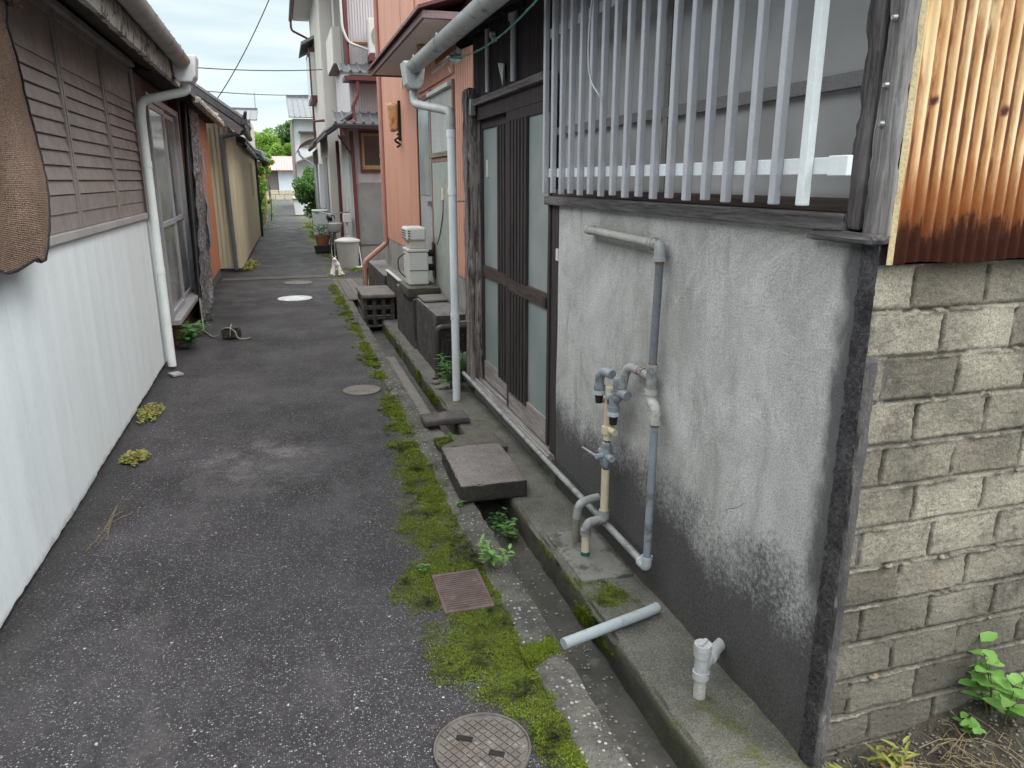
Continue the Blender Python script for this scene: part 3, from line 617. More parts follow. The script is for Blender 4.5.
# ------------------------------------------------------------------ block wall
def build_blocks():
    X0, X1, Z0, Z1 = 1.318, 3.1, -.06, 1.408; rs = .0052; nx = int((X1-X0)/rs); nz = int((Z1-Z0)/rs)
    course = .1155; BL = .232; V = []; tone = []; joint = []; gap = []
    for j in range(nz+1):
        z = Z0+(Z1-Z0)*j/nz; zc = (1.41-z)/course; row = int(zc) if zc >= 0 else 0; fz = zc-row
        rnd = random.Random(row*17+3); off = (row % 2)*.5+rnd.uniform(-.12, .12)
        for i in range(nx+1):
            x = X0+(X1-X0)*i/nx; P = Vector((x, 0, z))
            zz = zc+.022*noise.noise(P*5)+.02*noise.noise(P*30); row2 = math.floor(zz); fz = zz-row2
            rnd2 = (math.sin(row2*12.98)*43758.5) % 1; off = (row2 % 2)*.5+(rnd2-.5)*.3
            xc = (x-1.40)/BL+off+.02*noise.noise(Vector((0, 3, z*20))); bi = math.floor(xc); fx = xc-bi
            dz = min(fz, 1-fz)*course; dx = min(fx, 1-fx)*BL
            t = (math.sin(row2*12.9898+bi*78.233)*43758.5453) % 1
            h = .0035*fbm((x*9, t*9, z*9))+.0028*fbm((x*90, 2, z*90))+(t-.5)*.004
            jt = 0; gp = 0
            if dz < .010:       # squeezed-out bed mortar, lumpy, with a slot beneath
                lump = .5+.8*noise.noise(P*24)+.6*max(0, noise.noise(P*9+Vector((5,5,5))))
                k = 1-dz/.010; low = fz < .5
                lump = max(0, lump)*(.35+.65*max(0, .5+noise.noise(P*14+Vector((2,2,2))))); amt = .2+.9*max(0, min(1, .6+1.6*noise.noise(P*6+Vector((8,1,1)))))
                if low: h += (k**.6)*(.0005+.014*lump)*amt+.004*k*fbm((x*110, 3, z*110)); jt = .25+.75*min(1, k*1.6)*amt
                else: h += -.010*k; jt = 0; gp = k*.8*min(1, .5+1.2*abs(noise.noise(P*12)))
            elif dx < .007:
                k = 1-dx/.007; g = .5+noise.noise(P*16+Vector((9,0,0)))
                h += -.019*k*max(0, min(1, g*1.6))+.007*k*max(0, -.1+noise.noise(P*13)); jt = .0 if g > .3 else .6; gp = min(1, k*1.6)*max(0, min(1, g*2))
            pit = noise.noise(P*33+Vector((1,7,3)))
            if pit > .55: h -= .012*(pit-.55)
            V.append((x, 1.42-h, z)); tone.append(t*.65+.35*(.5+noise.noise(P*5))); joint.append(jt); gap.append(gp)
    m = MB(); m.add(V, [(j*(nx+1)+i, j*(nx+1)+i+1, (j+1)*(nx+1)+i+1, (j+1)*(nx+1)+i) for j in range(nz) for i in range(nx)])
    w = thing('block_wall', 'low wall of rough grey concrete blocks with oozing mortar under the rusty cladding', 'wall', (1.4, 1.42, 0))
    o = m.build('block_face', m_block, w, smooth=0); me = o.data
    a = me.attributes.new('tone', 'FLOAT', 'POINT'); a.data.foreach_set('value', tone)
    a = me.attributes.new('joint', 'FLOAT', 'POINT'); a.data.foreach_set('value', joint)
    a = me.attributes.new('gap', 'FLOAT', 'POINT'); a.data.foreach_set('value', gap)
    MB().box(1.404, 3.1, 1.4365, 1.455, -.06, 1.405).build('wall_core', m_boxmid, w)
    mb = MB()
    for i in range(16):
        z = random.choice([1.41-k*.1155 for k in range(1, 12)]); x = random.uniform(1.39, 2.6); c = Vector((x, 1.412, z))
        r = random.uniform(.004, .009); mb.grid(lambda u, v: tuple(c+Vector((math.sin(v*3.14)*math.cos(u*6.283)*r*1.4, math.sin(v*3.14)*math.sin(u*6.283)*r, math.cos(v*3.14)*r))*(1+.9*noise.noise(Vector((u*3, v*3, x*9))))), 8, 6)
    mb.build('mortar_lump', m_ledge if False else M('lump_mortar', (.28, .25, .2), (.18, .15, .11), 25, (.30, .12, .06), 9, (.6, .7), bump=.6), w, smooth=0)
build_blocks()

# ------------------------------------------------------------------ pipework on the mortar wall
def elbow(mb, a, c, b, r):
    a, b, c = Vector(a), Vector(b), Vector(c); pts = fillet([a, c, b], .9*min((a-c).length, (b-c).length), 7); mb.tube(pts, r, 18)
    for p, q in ((a, c), (b, c)): d = (q-p).normalized(); mb.tube([p-d*.002, p+d*.012], r+.0025, 18)
X = 1.262
wp = thing('water_pipework', 'grey plastic water pipes with elbows and two taps fixed along the mortar wall', 'pipework', (X, 2.4, 0))
mb = MB(); mb.tube([(X-.0, 3.02, 1.392), (X, 2.41, 1.380)], .0165, 18); mb.tube([(X+.04, 3.05, 1.392), (X, 3.045, 1.392), (X, 3.01, 1.391)], .019, 14); mb.build('top_pipe', M('weathered_pipe', (.40, .38, .36), (.30, .285, .27), 7, (.2, .19, .18), 12), wp, smooth=50)
mb = MB(); elbow(mb, (X, 2.425, 1.380), (X, 2.372, 1.379), (X, 2.372, 1.325), .0215); mb.build('elbow', m_pvc, wp, smooth=50)
mb = MB(); mb.tube([(X, 2.372, 1.33), (X, 2.385, .93)], .0150, 18); mb.build('riser_pipe', M('dark_pvc', (.19, .20, .22), (.14, .15, .17), 8, bump=.08), wp, smooth=50)
mb = MB(); mb.tube([(X, 2.385, .94), (X, 2.385, .835)], .020, 18); mb.tube([(X, 2.385, .895), (X, 2.44, .895)], .0195, 18); mb.tube([(X, 2.385, .945), (X, 2.385, .925)], .0225, 18); mb.build('tee', m_pvc, wp, smooth=50)
mb = MB(); mb.tube([(X, 2.43, .895), (X, 2.50, .895)], .0165, 16); mb.tube([(X, 2.447, .895), (X, 2.462, .895)], .022, 8); mb.build('pipe_union', M('brassy', (.27, .22, .19), (.2, .16, .14)), wp, smooth=30)
mb = MB(); mb.tube(fillet([(X, 2.49, .895), (X-.01, 2.575, .895), (X-.025, 2.585, .80)], .06, 7), .0185, 18); mb.build('elbow', m_pvc, wp, smooth=50)
mb = MB(); mb.tube([(X-.03, 2.60, .84), (X-.032, 2.60, .79)], .022, 16); mb.tube(fillet([(X-.025, 2.59, .80), (X-.03, 2.60, .755), (X-.03, 2.68, .735), (X-.02, 2.69, .74)], .03), .021, 16); mb.build('elbow', m_pvcblue, wp, smooth=50)
mb = MB(); mb.tube(fillet([(X, 2.385, .845), (X, 2.385, .805), (X-.005, 2.332, .792), (X-.005, 2.332, .735)], .026), .0200, 18); mb.tube([(X, 2.385, .85), (X, 2.385, .83)], .0232, 18); mb.tube([(X-.005, 2.332, .755), (X-.005, 2.332, .73)], .0225, 18); mb.build('offset_bend', M('scuffed_pvc', (.46, .44, .43), (.34, .33, .32), 14, (.2, .18, .17), 20, (.5, .65), .55, bump=.1), wp, smooth=50)
mb = MB(); mb.tube([(X-.005, 2.335, .745), (X-.005, 2.34, .16)], .0152, 18)
mb.build('down_pipe', m_pvcblue, wp, smooth=50)
mb = MB(); elbow(mb, (X-.005, 2.34, .185), (X-.005, 2.34, .135), (X-.003, 2.39, .139), .020); mb.build('elbow', m_pvcpale, wp, smooth=50)
mb = MB(); mb.tube([(X-.003, 2.38, .139), (X-.02, 5.40, .165)], .0150, 16); mb.build('skirting_pipe', m_pvc, wp, smooth=50)
# taps
for (a, b, r) in (((X, 2.372, 1.318), (X, 2.372, 1.314), .0172), ((X, 2.385, .951), (X, 2.385, .947), .0175), ((X-.005, 2.333, .727), (X-.005, 2.333, .723), .0175), ((X-.005, 2.34, .187), (X-.005, 2.34, .183), .0178), ((X, 2.437, 1.381), (X, 2.441, 1.381), .0188)):
    MB().tube([a, b], r, 16).build('joint_ring', m_copper, wp, smooth=40)
def tapset(y, z, name, lab):
    mb = MB(); mb.tube(fillet([(X-.02, y-.06, z+.075), (X-.03, y-.01, z+.08), (X-.035, y+.03, z+.05), (X-.035, y+.03, z)], .035), .020, 16)
    mb.tube([(X-.035, y+.03, z+.01), (X-.035, y+.03, z-.012)], .0245, 16)
    o = mb.build('tap', m_pvcblue, wp, smooth=50); o['label'] = lab
    MB().tube([(X-.035, y+.03, z-.012), (X-.035, y+.03, z-.03)], .026, 16).build('collar', m_pvcpale, o, smooth=50)
    MB().tube([(X-.035, y+.03, z-.03), (X-.035, y+.03, z-.068)], [.0185, .0155], 14).build('cap', m_black, o, smooth=50)
    MB().tube([(X-.035, y+.03, z+.035), (X-.035, y+.03, z+.052)], .019, 14).build('seal_ring', m_black, o, smooth=50)
tapset(2.75, .755, 'tap', 'upper blue-grey tap with black cap')
tapset(2.60, .705, 'tap', 'lower blue-grey tap with black cap')
mb = MB(); mb.tube([(X-.02, 2.70, .775), (X-.02, 2.715, .68), (X-.02, 2.715, .54)], .017, 16); mb.tube([(X-.02, 2.715, .60), (X-.02, 2.715, .57)], .025, 16); mb.tube([(X-.02, 2.715, .59), (X-.015, 2.65, .59)], .014, 12)
mb.build('riser', m_beigepipe, wp, smooth=50)
mb = MB(); mb.tube([(X-.02, 2.76, .70), (X-.03, 2.66, .72)], .010, 8); mb.build('copper_strap', m_copper, wp, smooth=40)
mb = MB(); mb.tube([(X-.02, 2.72, .545), (X-.02, 2.72, .40)], .0135, 16); mb.build('nipple', M('brown_metal', (.16, .10, .07), (.1, .07, .05), 20), wp, smooth=50)
mb = MB(); mb.tube([(X-.02, 2.72, .53), (X-.02, 2.72, .51), (X-.02, 2.72, .47), (X-.02, 2.72, .43), (X-.02, 2.72, .415)], [.018, .026, .031, .026, .018], 8); mb.tube([(X-.02, 2.72, .47), (X-.075, 2.70, .475)], [.017, .012], 8)
mb.tube([(X-.02, 2.78, .47), (X-.02, 2.66, .47)], .016, 8); v = mb.build('valve', m_pvcblue, wp, bevel=.002, smooth=30)
MB().tube([(X-.07, 2.70, .475), (X-.078, 2.74, .476), (X-.08, 2.84, .468)], [.006, .006, .004], 8).build('handle', m_steel, v, smooth=40)
mb = MB(); mb.tube([(X-.02, 2.72, .405), (X-.02, 2.72, .195)], .0180, 16); mb.build('riser', m_beigepipe, wp, smooth=50)
mb = MB(); mb.tube([(X-.02, 2.72, .215), (X-.02, 2.72, .175)], .024, 16); mb.tube(fillet([(X-.02, 2.72, .21), (X-.02, 2.72, .17), (X-.105, 2.70, .175), (X-.112, 2.70, .125)], .045, 7), .020, 16); mb.tube([(X-.112, 2.70, .145), (X-.112, 2.70, .12)], .024, 16)
mb.build('offset_bend', m_pvc, wp, smooth=50)
mb = MB(); mb.tube([(X-.112, 2.70, .13), (X-.112, 2.70, .015)], .0175, 16); mb.build('stub_pipe', m_beigepipe, wp, smooth=50)
MB().tube([(X-.112, 2.70, .04), (X-.112, 2.70, .022)], .0190, 16).build('green_band', m_green, wp, smooth=50)
mb = MB(); mb.tube(fillet([(X+.02, 2.87, .205), (X-.03, 2.87, .20), (X-.09, 2.84, .20), (X-.10, 2.84, .13)], .04), .019, 16)
mb.build('vent_bend', m_pvc, wp, smooth=50)
mb = MB(); mb.tube([(X-.10, 2.84, .14), (X-.10, 2.84, .01)], .0175, 16); mb.build('stub_pipe', M('mossy_pipe', (.26, .26, .21), (.2, .2, .15), 9), wp, smooth=50)
# white drain pipe over the channel
mb = MB(); mb.tube([(1.245, 2.215, .038), (1.20, 2.20, .037), (.835, 2.115, .030)], .0200, 20)
mb.tube([(.836, 2.1155, .0302), (.828, 2.113, .030)], .0202, 20)
tag(mb.build('drain_pipe', m_pvcpale, None, smooth=50), 'pale blue plastic waste pipe lying across the drain from the mortar wall', 'pipe')
# capped Y fitting
yf = thing('capped_drain_fitting', 'light grey plastic cleanout with screw cap standing on the ledge by the wall', 'pipe fitting', (1.16, 1.75, .01))
m_ypvc = M('light_grey_pvc', (.47, .475, .48), (.40, .405, .41), 8, (.3, .29, .27), 14, (.6, .72), .45, bump=.04)
yx, yy = 1.155, 1.755
mb = MB(); mb.tube([(yx, yy, .01), (yx, yy, .13)], .0195, 20); mb.build('pipe', M('cream_grey_pvc', (.50, .48, .44), (.42, .40, .36), 8), yf, smooth=50)
mb = MB(); mb.tube([(yx, yy, .085), (yx, yy, .18)], .0225, 20); mb.tube([(yx, yy, .080), (yx, yy, .105)], .0262, 20); mb.tube([(yx, yy, .160), (yx, yy, .186)], .027, 20)
mb.tube(fillet([(yx, yy, .105), (yx+.040, yy+.03, .125), (yx+.16, yy+.13, .09)], .02), .0205, 18); mb.tube([(yx+.048, yy+.036, .123), (yx+.072, yy+.056, .117)], .026, 18)
b = mb.build('fitting_body', m_ypvc, yf, smooth=50)
mb = MB(); mb.tube([(yx, yy, .186), (yx, yy, .203)], [.0285, .027], 24); mb.box(yx-.022, yx+.022, yy-.005, yy+.005, .203, .210, .6); mb.build('screw_cap', m_ypvc, yf, smooth=40)

# ------------------------------------------------------------------ slabs and things on the drain
def slab(x0, x1, y0, y1, z0, z1, rot, mat, label, group=None, amp=.003, chip=.002):
    m = rough_box(x0, x1, y0, y1, z0, z1, .009, amp, 13, chip); cx, cy = (x0+x1)/2, (y0+y1)/2; cs, sn = math.cos(rot), math.sin(rot)
    m.v = [(cx+(x-cx)*cs-(y-cy)*sn, cy+(x-cx)*sn+(y-cy)*cs, z) for x, y, z in m.v]
    t = Vector((cx, cy, z0)); o = m.build('stone_slab', mat, None, smooth=50); o.data.transform(Matrix.Translation(-t)); o.location = t
    return tag(o, label, 'slab', group)
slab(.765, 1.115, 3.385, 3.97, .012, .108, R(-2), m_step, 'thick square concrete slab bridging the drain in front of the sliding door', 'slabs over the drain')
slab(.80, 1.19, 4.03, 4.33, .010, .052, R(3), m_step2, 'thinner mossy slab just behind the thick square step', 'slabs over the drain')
slab(.795, 1.10, 4.62, 4.80, .018, .062, R(2), m_boxdark, 'small dark block across the drain near the pale downspout', 'slabs over the drain')

# square iron cover
sq = thing('square_iron_cover', 'small square rust-brown iron drain cover surrounded by moss', 'cover', (.575, 2.60, 0))
def local(px_, py_, a, cx, cy): return (cx+px_*math.cos(a)-py_*math.sin(a), cy+px_*math.sin(a)+py_*math.cos(a))
mb = MB(); mb.box(.477, .675, 2.455, 2.750, -.01, .008, R(-1)); mb.build('plate', m_ironred, sq, bevel=.003)
mb = MB()
for i in range(17): y = 2.475+i*.0155; mb.box(.488, .664, y, y+.011, .0085, .0112)
mb.build('tread', m_ironred, sq, bevel=.001)
def round_cover(cx, cy, r, label, mat, fine=True, group=None):
    t = thing('manhole_cover', label, 'manhole cover', (cx, cy, 0), group)
    MB().cyl((cx, cy), r, -.01, .007, 64).build('lid', mat, t, bevel=.002)
    if fine:
        mb = MB(); n = 9; s = 2*r/n
        for i in range(-n, n+1):
            for j in range(-n, n+1):
                x, y = i*s*.72, j*s*.72
                if math.hypot(x, y) < r*.88:
                    a, b = (s*.31, s*.31); mb.box(cx+x-a, cx+x+a, cy+y-b, cy+y+b, .0075, .0105)
        ca, sa = math.cos(.5), math.sin(.5)
        mb.v = [(cx+(x-cx)*ca-(y-cy)*sa, cy+(x-cx)*sa+(y-cy)*ca, z) for x, y, z in mb.v]
        mb.build('tread', mat, t, bevel=.0008)
        mb = MB()
        for q in (0, 1):
            pts = [(cx+(r-.003)*math.cos(a*math.pi/32), cy+(r-.003)*math.sin(a*math.pi/32), .0085) for a in range(65)]
        mb.tube(pts, .004, 6, False); mb.build('rim', mat, t)
        mb = MB(); mb.box(cx-.068, cx-.018, cy+.035, cy+.055, .011, .0125, -.5); mb.build('key_slot', m_dark, t); mb = MB(); mb.box(cx+.01, cx+.055, cy-.05, cy-.03, .011, .0125, -.5); mb.build('key_slot', m_dark, t)
    return t
round_cover(.437, 1.745, .142, 'round worn iron cover with square studs in the asphalt in the foreground', m_iron)
round_cover(.49, 5.72, .145, 'plain round concrete cover with mossy rim beside the kerb', m_boxmid, False)
m_pale = M('pale_reflection_paint', (.66, .67, .66), (.5, .5, .5), 5, rough=.35, metal=.3)  # pale colour stands in for sky mirrored in a wet cover
round_cover(.075, 10.75, .235, 'round cover in the lane coloured pale for reflected sky, nearer of two', m_pale, False)
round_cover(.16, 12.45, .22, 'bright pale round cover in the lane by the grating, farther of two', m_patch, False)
gr = thing('drain_grating', 'narrow slotted drain grating running across the lane', 'grating', (0, 13.15, 0))
mb = MB(); mb.box(-1.05, .80, 13.02, 13.06, -.01, .012); mb.box(-1.05, .80, 13.24, 13.28, -.01, .012); mb.build('frame', m_boxmid, gr)
mb = MB()
for i in range(46): mb.box(-1.03+i*.04, -1.012+i*.04, 13.061, 13.239, -.005, .010)
mb.build('bars', m_boxmid, gr)
pl = thing('steel_plates', 'ribbed steel cover plates over the drain beside the grating', 'cover', (.98, 11.5, 0))
for k, (x0, x1) in enumerate(((.78, .90), (.905, 1.03), (1.035, 1.18))):
    mb = MB(); mb.box(x0, x1, 10.3, 12.6, .010, .022)
    for i in range(3): mb.box(x0+.018+i*.036, x0+.030+i*.036, 10.35, 12.55, .0225, .030)
    mb.build('plate', (m_iron, m_boxmid, m_iron)[k], pl, bevel=.002)

# ------------------------------------------------------------------ concrete boxes, heater, pipes by the second house
def cbox(name, label, cat, x0, x1, y0, y1, z0, z1, mat, amp=.003, group=None, chip=.004):
    o = rough_box(x0, x1, y0, y1, z0, z1, .03, amp, 9, chip).build(name, mat, None, smooth=45); tag(o, label, cat, group); return o
cbox('concrete_box', 'big dark concrete box with darker side right of the pale downspout', 'box', 1.15, 1.41, 5.98, 6.98, -.02, .52, m_boxdarkside)
cbox('concrete_box', 'grey concrete box carrying the slabs under the white heater', 'box', 1.13, 1.41, 7.02, 8.15, -.02, .50, m_boxdarkside)
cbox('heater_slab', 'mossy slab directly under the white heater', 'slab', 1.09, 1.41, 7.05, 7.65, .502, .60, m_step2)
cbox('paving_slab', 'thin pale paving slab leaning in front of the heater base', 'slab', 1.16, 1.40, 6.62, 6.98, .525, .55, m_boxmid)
cbox('concrete_box', 'concrete box with pale top edge left of the heater', 'box', 1.20, 1.41, 8.35, 9.45, -.02, .50, m_boxdarkside)
MB().box(1.185, 1.225, 8.33, 9.45, .502, .512).build('pale_edging', m_appl, bpy.data.objects['concrete_box.002'])
cbox('concrete_box', 'low wide concrete box behind the hollow bricks, below the salmon pipe', 'box', 1.20, 1.55, 9.75, 11.7, -.02, .40, m_boxdarkside)
# fix child offset of edging
# hollow blocks
hb = thing('hollow_block_stack', 'stack of perforated dark blocks capped by a slab above the drain', 'blocks', (1.0, 8.9, -.05))
rough_box(.80, 1.19, 8.62, 9.4, .275, .325, .03, .003, 12, .004).build('cap_slab', m_boxmid, hb, smooth=45)
for row in range(3):
    z = -.07+row*.115; mb = MB(); x0, x1, y0, y1 = .815, 1.175, 8.66, 9.36
    mb.box(x0, x1, y0, y1, z, z+.022); mb.box(x0, x1, y0, y1, z+.092, z+.112)
    for i in range(4): xx = x0+i*(x1-x0-.045)/3; mb.box(xx, xx+.045, y0+.002, y0+.33, z+.0225, z+.0915)
    for i in range(6): yy2 = y0+i*(y1-y0-.03)/5; mb.box(x0+.002, x0+.03, yy2, yy2+.03, z+.0226, z+.0914)
    mb.box(x0+.05, x1-.02, y0+.10, y1-.04, z+.0227, z+.0913)
    mb.build('hollow_block', m_boxdarkside, hb, bevel=.004)
# heater
ht = thing('water_heater', 'white outdoor water heater on slabs against the orange house wall', 'heater', (1.24, 7.35, .602))
MB().box(1.13, 1.33, 7.22, 7.52, .605, .925).build('lower_case', m_appl, ht, bevel=.015)
MB().box(1.125, 1.335, 7.21, 7.53, .927, .955).build('collar', m_appl, ht, bevel=.006)
MB().box(1.15, 1.31, 7.24, 7.50, .957, 1.03).build('neck', m_applp, ht, bevel=.006)
MB().box(1.12, 1.315, 7.22, 7.52, 1.032, 1.16).build('hood', m_appl, ht, bevel=.02)
mb = MB()
for i in range(4): mb.box(1.116, 1.121, 7.25, 7.49, 1.05+i*.024, 1.058+i*.024)
for i in range(4): mb.box(1.135, 1.16, 7.216, 7.221, 1.05+i*.024, 1.058+i*.024)
mb.build('vent_slots', m_dark, ht)
MB().box(1.14, 1.32, 7.215, 7.219, .745, .750).build('seam', m_dark, ht)
for z in (.90, .76):
    mb = MB(); mb.tube([(1.335, 7.36, z), (1.405, 7.36, z)], .030, 14)
    for q in range(3): mb.tube([(1.34+q*.022, 7.36, z), (1.35+q*.022, 7.36, z)], .036, 14)
    mb.build('coupling', m_black, ht, smooth=40)
MB().box(1.404, 1.414, 7.30, 7.42, .66, 1.0).build('wall_plate', m_black, ht)
mb = MB(); mb.tube(fillet([(1.13, 7.4, .9), (1.06, 7.45, .85), (1.07, 7.45, .72), (1.13, 7.42, .66)], .05), .006, 6); mb.build('cable', m_wire, ht)
# dark drain pipe
mb = MB(); mb.tube(fillet([(1.40, 5.90, .43), (1.14, 5.90, .43), (1.14, 5.90, -.0), (1.10, 5.84, -.0)], .05), .027, 16)
tag(mb.build('drain_pipe', M('dark_brown_pvc', (.055, .045, .045), (.04, .033, .033), rough=.45, bump=.05), None, smooth=50), 'dark brown bent drain pipe in front of the big concrete box', 'pipe')
mb = MB(); mb.box(1.20, 1.235, 5.80, 5.84, .0, .34); mb.box(1.24, 1.30, 5.80, 5.84, .0, .30); mb.box(1.20, 1.36, 5.845, 5.87, .345, .375)
tag(mb.build('board_frame', m_blackwood, None, bevel=.003), 'small dark board frame leaning by the bent drain pipe', 'boards')
mb = MB(); mb.box(1.27, 1.31, 5.72, 5.745, .0, .24, .1); mb.box(1.32, 1.36, 5.72, 5.745, .0, .25, -.1)
tag(mb.build('wood_scraps', m_kick, None, bevel=.002), 'pale wooden scraps standing behind the fern', 'boards')
for k, (x, y, a, s, lb) in enumerate(((1.10, 5.55, .4, .05, 'broken slate on the ledge edge just left of the pale downspout foot'), (1.17, 5.42, 1.3, .045, 'broken slate touching the back of the pale downspout foot'), (1.08, 5.72, 2.2, .04, 'smallest slate piece, below the mouth of the dark bent pipe'), (1.22, 5.58, .2, .05, 'slate piece lying under the fern leaves'))):
    o = rough_box(x-s, x+s, y-s*.8, y+s*.8, .012, .03, .01, .005, 20, .006); cs, sn = math.cos(a), math.sin(a)
    o.v = [(x+(p-x)*cs-(q-y)*sn, y+(p-x)*sn+(q-y)*cs, z) for p, q, z in o.v]; o = o.build('broken_slate', m_boxmid, None, smooth=40)
    tag(o, lb, 'rubble', 'slate pieces by the downspout')

# ------------------------------------------------------------------ orange house
def ribs(mb, axis, at, a0, a1, z0, z1, pitch, depth, sign):
    """trapezoid ribs standing off a face: axis 'x' = face at x=at running along y"""
    n = int((a1-a0)/pitch)
    for i in range(n):
        a = a0+i*pitch; w = pitch*.72
        if axis == 'x': mb.box(min(at, at+sign*depth), max(at, at+sign*depth), a, a+w, z0, z1)
        else: mb.box(a, a+w, min(at, at+sign*depth), max(at, at+sign*depth), z0, z1)
    return mb
hB = thing('orange_house', 'salmon orange clad house with grey canopy, louvred window and pale door', 'house', (1.42, 8, 0))
MB().box(1.43, 5.4, 5.62, 11.3, -.02, .80).build('plinth', m_plinth, hB)
mb = MB(); mb.box(1.445, 5.4, 5.62, 11.3, .802, 5.6)
ribs(mb, 'x', 1.4449, 5.66, 6.36, .802, 5.6, .075, .022, -1); ribs(mb, 'x', 1.4449, 8.16, 11.25, .802, 5.6, .075, .022, -1); ribs(mb, 'x', 1.4449, 6.40, 8.12, 2.45, 5.6, .075, .022, -1)
mb.build('wall', m_orange, hB, bevel=.003)
MB().box(1.425, 1.443, 5.6, 6.34, .80, .83).build('drip_edge', m_rustsolid, hB)
MB().box(1.419, 1.4448, 6.42, 7.36, .40, 1.76).build('wall_panel', m_panel, hB)
mb = MB(); mb.box(1.415, 1.444, 7.37, 7.42, .45, 2.42); mb.box(1.415, 1.444, 6.38, 6.42, 1.77, 2.40); mb.box(1.415, 1.4445, 6.421, 7.369, 1.762, 1.80); mb.build('frame_trim', M('reddish_trim', (.30, .17, .14), (.22, .12, .10)), hB)
wB = MB().box(1.40, 1.4445, 6.43, 7.36, 1.802, 1.845).build('window', wood('sill_wood', (.12, .10, .07), (.24, .20, .14), 'y'), hB, bevel=.003)
mb = MB(); mb.grid(lambda u, v: (1.425+.012*math.sin(u*70), 6.44+.92*u, 1.846+.50*v), 140, 2); mb.build('louvre', m_cloth, wB, smooth=0)
MB().box(1.38, 1.444, 6.42, 7.36, 2.35, 2.385).build('window_hood', m_appl, wB, bevel=.003)
mb = MB(); mb.box(1.425, 1.4446, 7.44, 8.10, .45, 2.35); dB = mb.build('door', M('door_grey', (.36, .37, .38), (.30, .31, .32), rough=.4), hB, bevel=.003)
MB().box(1.418, 1.4247, 7.50, 8.04, 1.45, 2.27).build('door_glass', glassy('pale_glass', (.28, .32, .32), .2), dB)
MB().box(1.385, 1.424, 7.47, 7.52, 1.35, 1.40).build('handle', m_steel, dB, bevel=.003)
mb = MB(); mb.box(1.415, 1.4447, 8.105, 8.15, .45, 2.40); mb.box(1.415, 1.4443, 7.43, 8.104, 2.355, 2.40); mb.build('door_frame', m_maroon, hB)
# outlet with cable
ou = MB().box(1.408, 1.4295, 6.83, 6.91, 1.42, 1.53).build('socket_box', M('cream_plastic', (.62, .56, .32), (.55, .5, .3), rough=.4, bump=0), hB, bevel=.004)
mb = MB(); mb.tube(fillet([(1.418, 6.87, 1.42), (1.415, 6.88, 1.30), (1.41, 7.02, 1.10), (1.40, 7.12, 1.0)], .1), .005, 6); mb.build('cable', m_wire, ou)
# canopy
cB = MB().box(1.06, 1.42, 5.62, 8.72, 2.705, 2.72).build('canopy', M('soffit_board', (.78, .73, .68), (.70, .66, .61), 3, bump=.05), hB)
mb = MB(); mb.box(1.035, 1.0598, 5.58, 8.76, 2.69, 2.74); mb.box(1.06, 1.42, 5.58, 5.619, 2.69, 2.74); mb.box(1.06, 1.42, 8.721, 8.76, 2.69, 2.74); mb.build('canopy_fascia', M('mauve_trim', (.24, .16, .16), (.19, .13, .13), 5), cB, bevel=.003)
mb = MB(); mb.poly([(1.0, 2.742), (1.44, 2.88), (1.44, 2.90), (1.0, 2.765)], 'y', 5.55, 8.80); mb.build('canopy_roof', m_maroon, cB)
mb = MB(); mb.cyl((1.25, 6.75), .055, 2.62, 2.70, 18); mb.build('canopy_lamp', M('amber_glass', (.38, .26, .10), (.3, .2, .08), rough=.3), cB, smooth=40)
# salmon pipe
mb = MB(); mb.tube(fillet([(1.40, 10.9, 5.5), (1.40, 10.9, .72), (1.06, 10.75, .48), (1.06, 10.75, .02)], .05), .035, 14)
for z in (1.9, 3.2): mb.tube([(1.40, 10.9, z), (1.40, 10.9, z+.05)], .041, 14)
mb.build('downspout', m_pinkpipe, hB, smooth=50)
mb = MB(); mb.box(1.412, 1.424, 9.0, 9.03, 2.6, 5.5); mb.build('conduit', M('cream_conduit', (.6, .45, .35), (.5, .38, .3)), hB)
mb = MB(); mb.box(1.10, 5.6, 5.5, 11.5, 5.6, 5.72); mb.build('roof', m_tile, hB)
# wall lamp
lp = thing('wall_lamp', 'rusty orange shaded lamp on a black bracket on the orange house', 'lamp', (1.34, 9.35, 2.3))
mb = MB()
def shade(u, v):
    a = math.pi*(u)*1.0; r = .075+.035*v; return (1.405-.02-math.sin(a)*r*1.0, 9.35-math.cos(a)*r*1.3, 2.16+.30*v+.02*math.sin(a)*v)
mb.grid(shade, 16, 8); o = mb.build('lamp_shade', m_orangelamp, lp, smooth=0); q = o.modifiers.new('t', 'SOLIDIFY'); q.thickness = .008
MB().box(1.39, 1.422, 9.24, 9.29, 2.05, 2.50).build('back_plate', m_black, lp, bevel=.004)
mb = MB(); pts = [(1.375+.03*math.sin(t*.9), 9.26+.02*math.cos(t*.9), 2.13-.014*t) for t in range(12)]; mb.tube(pts, .013, 8); mb.build('bracket_scroll', m_black, lp, smooth=40)

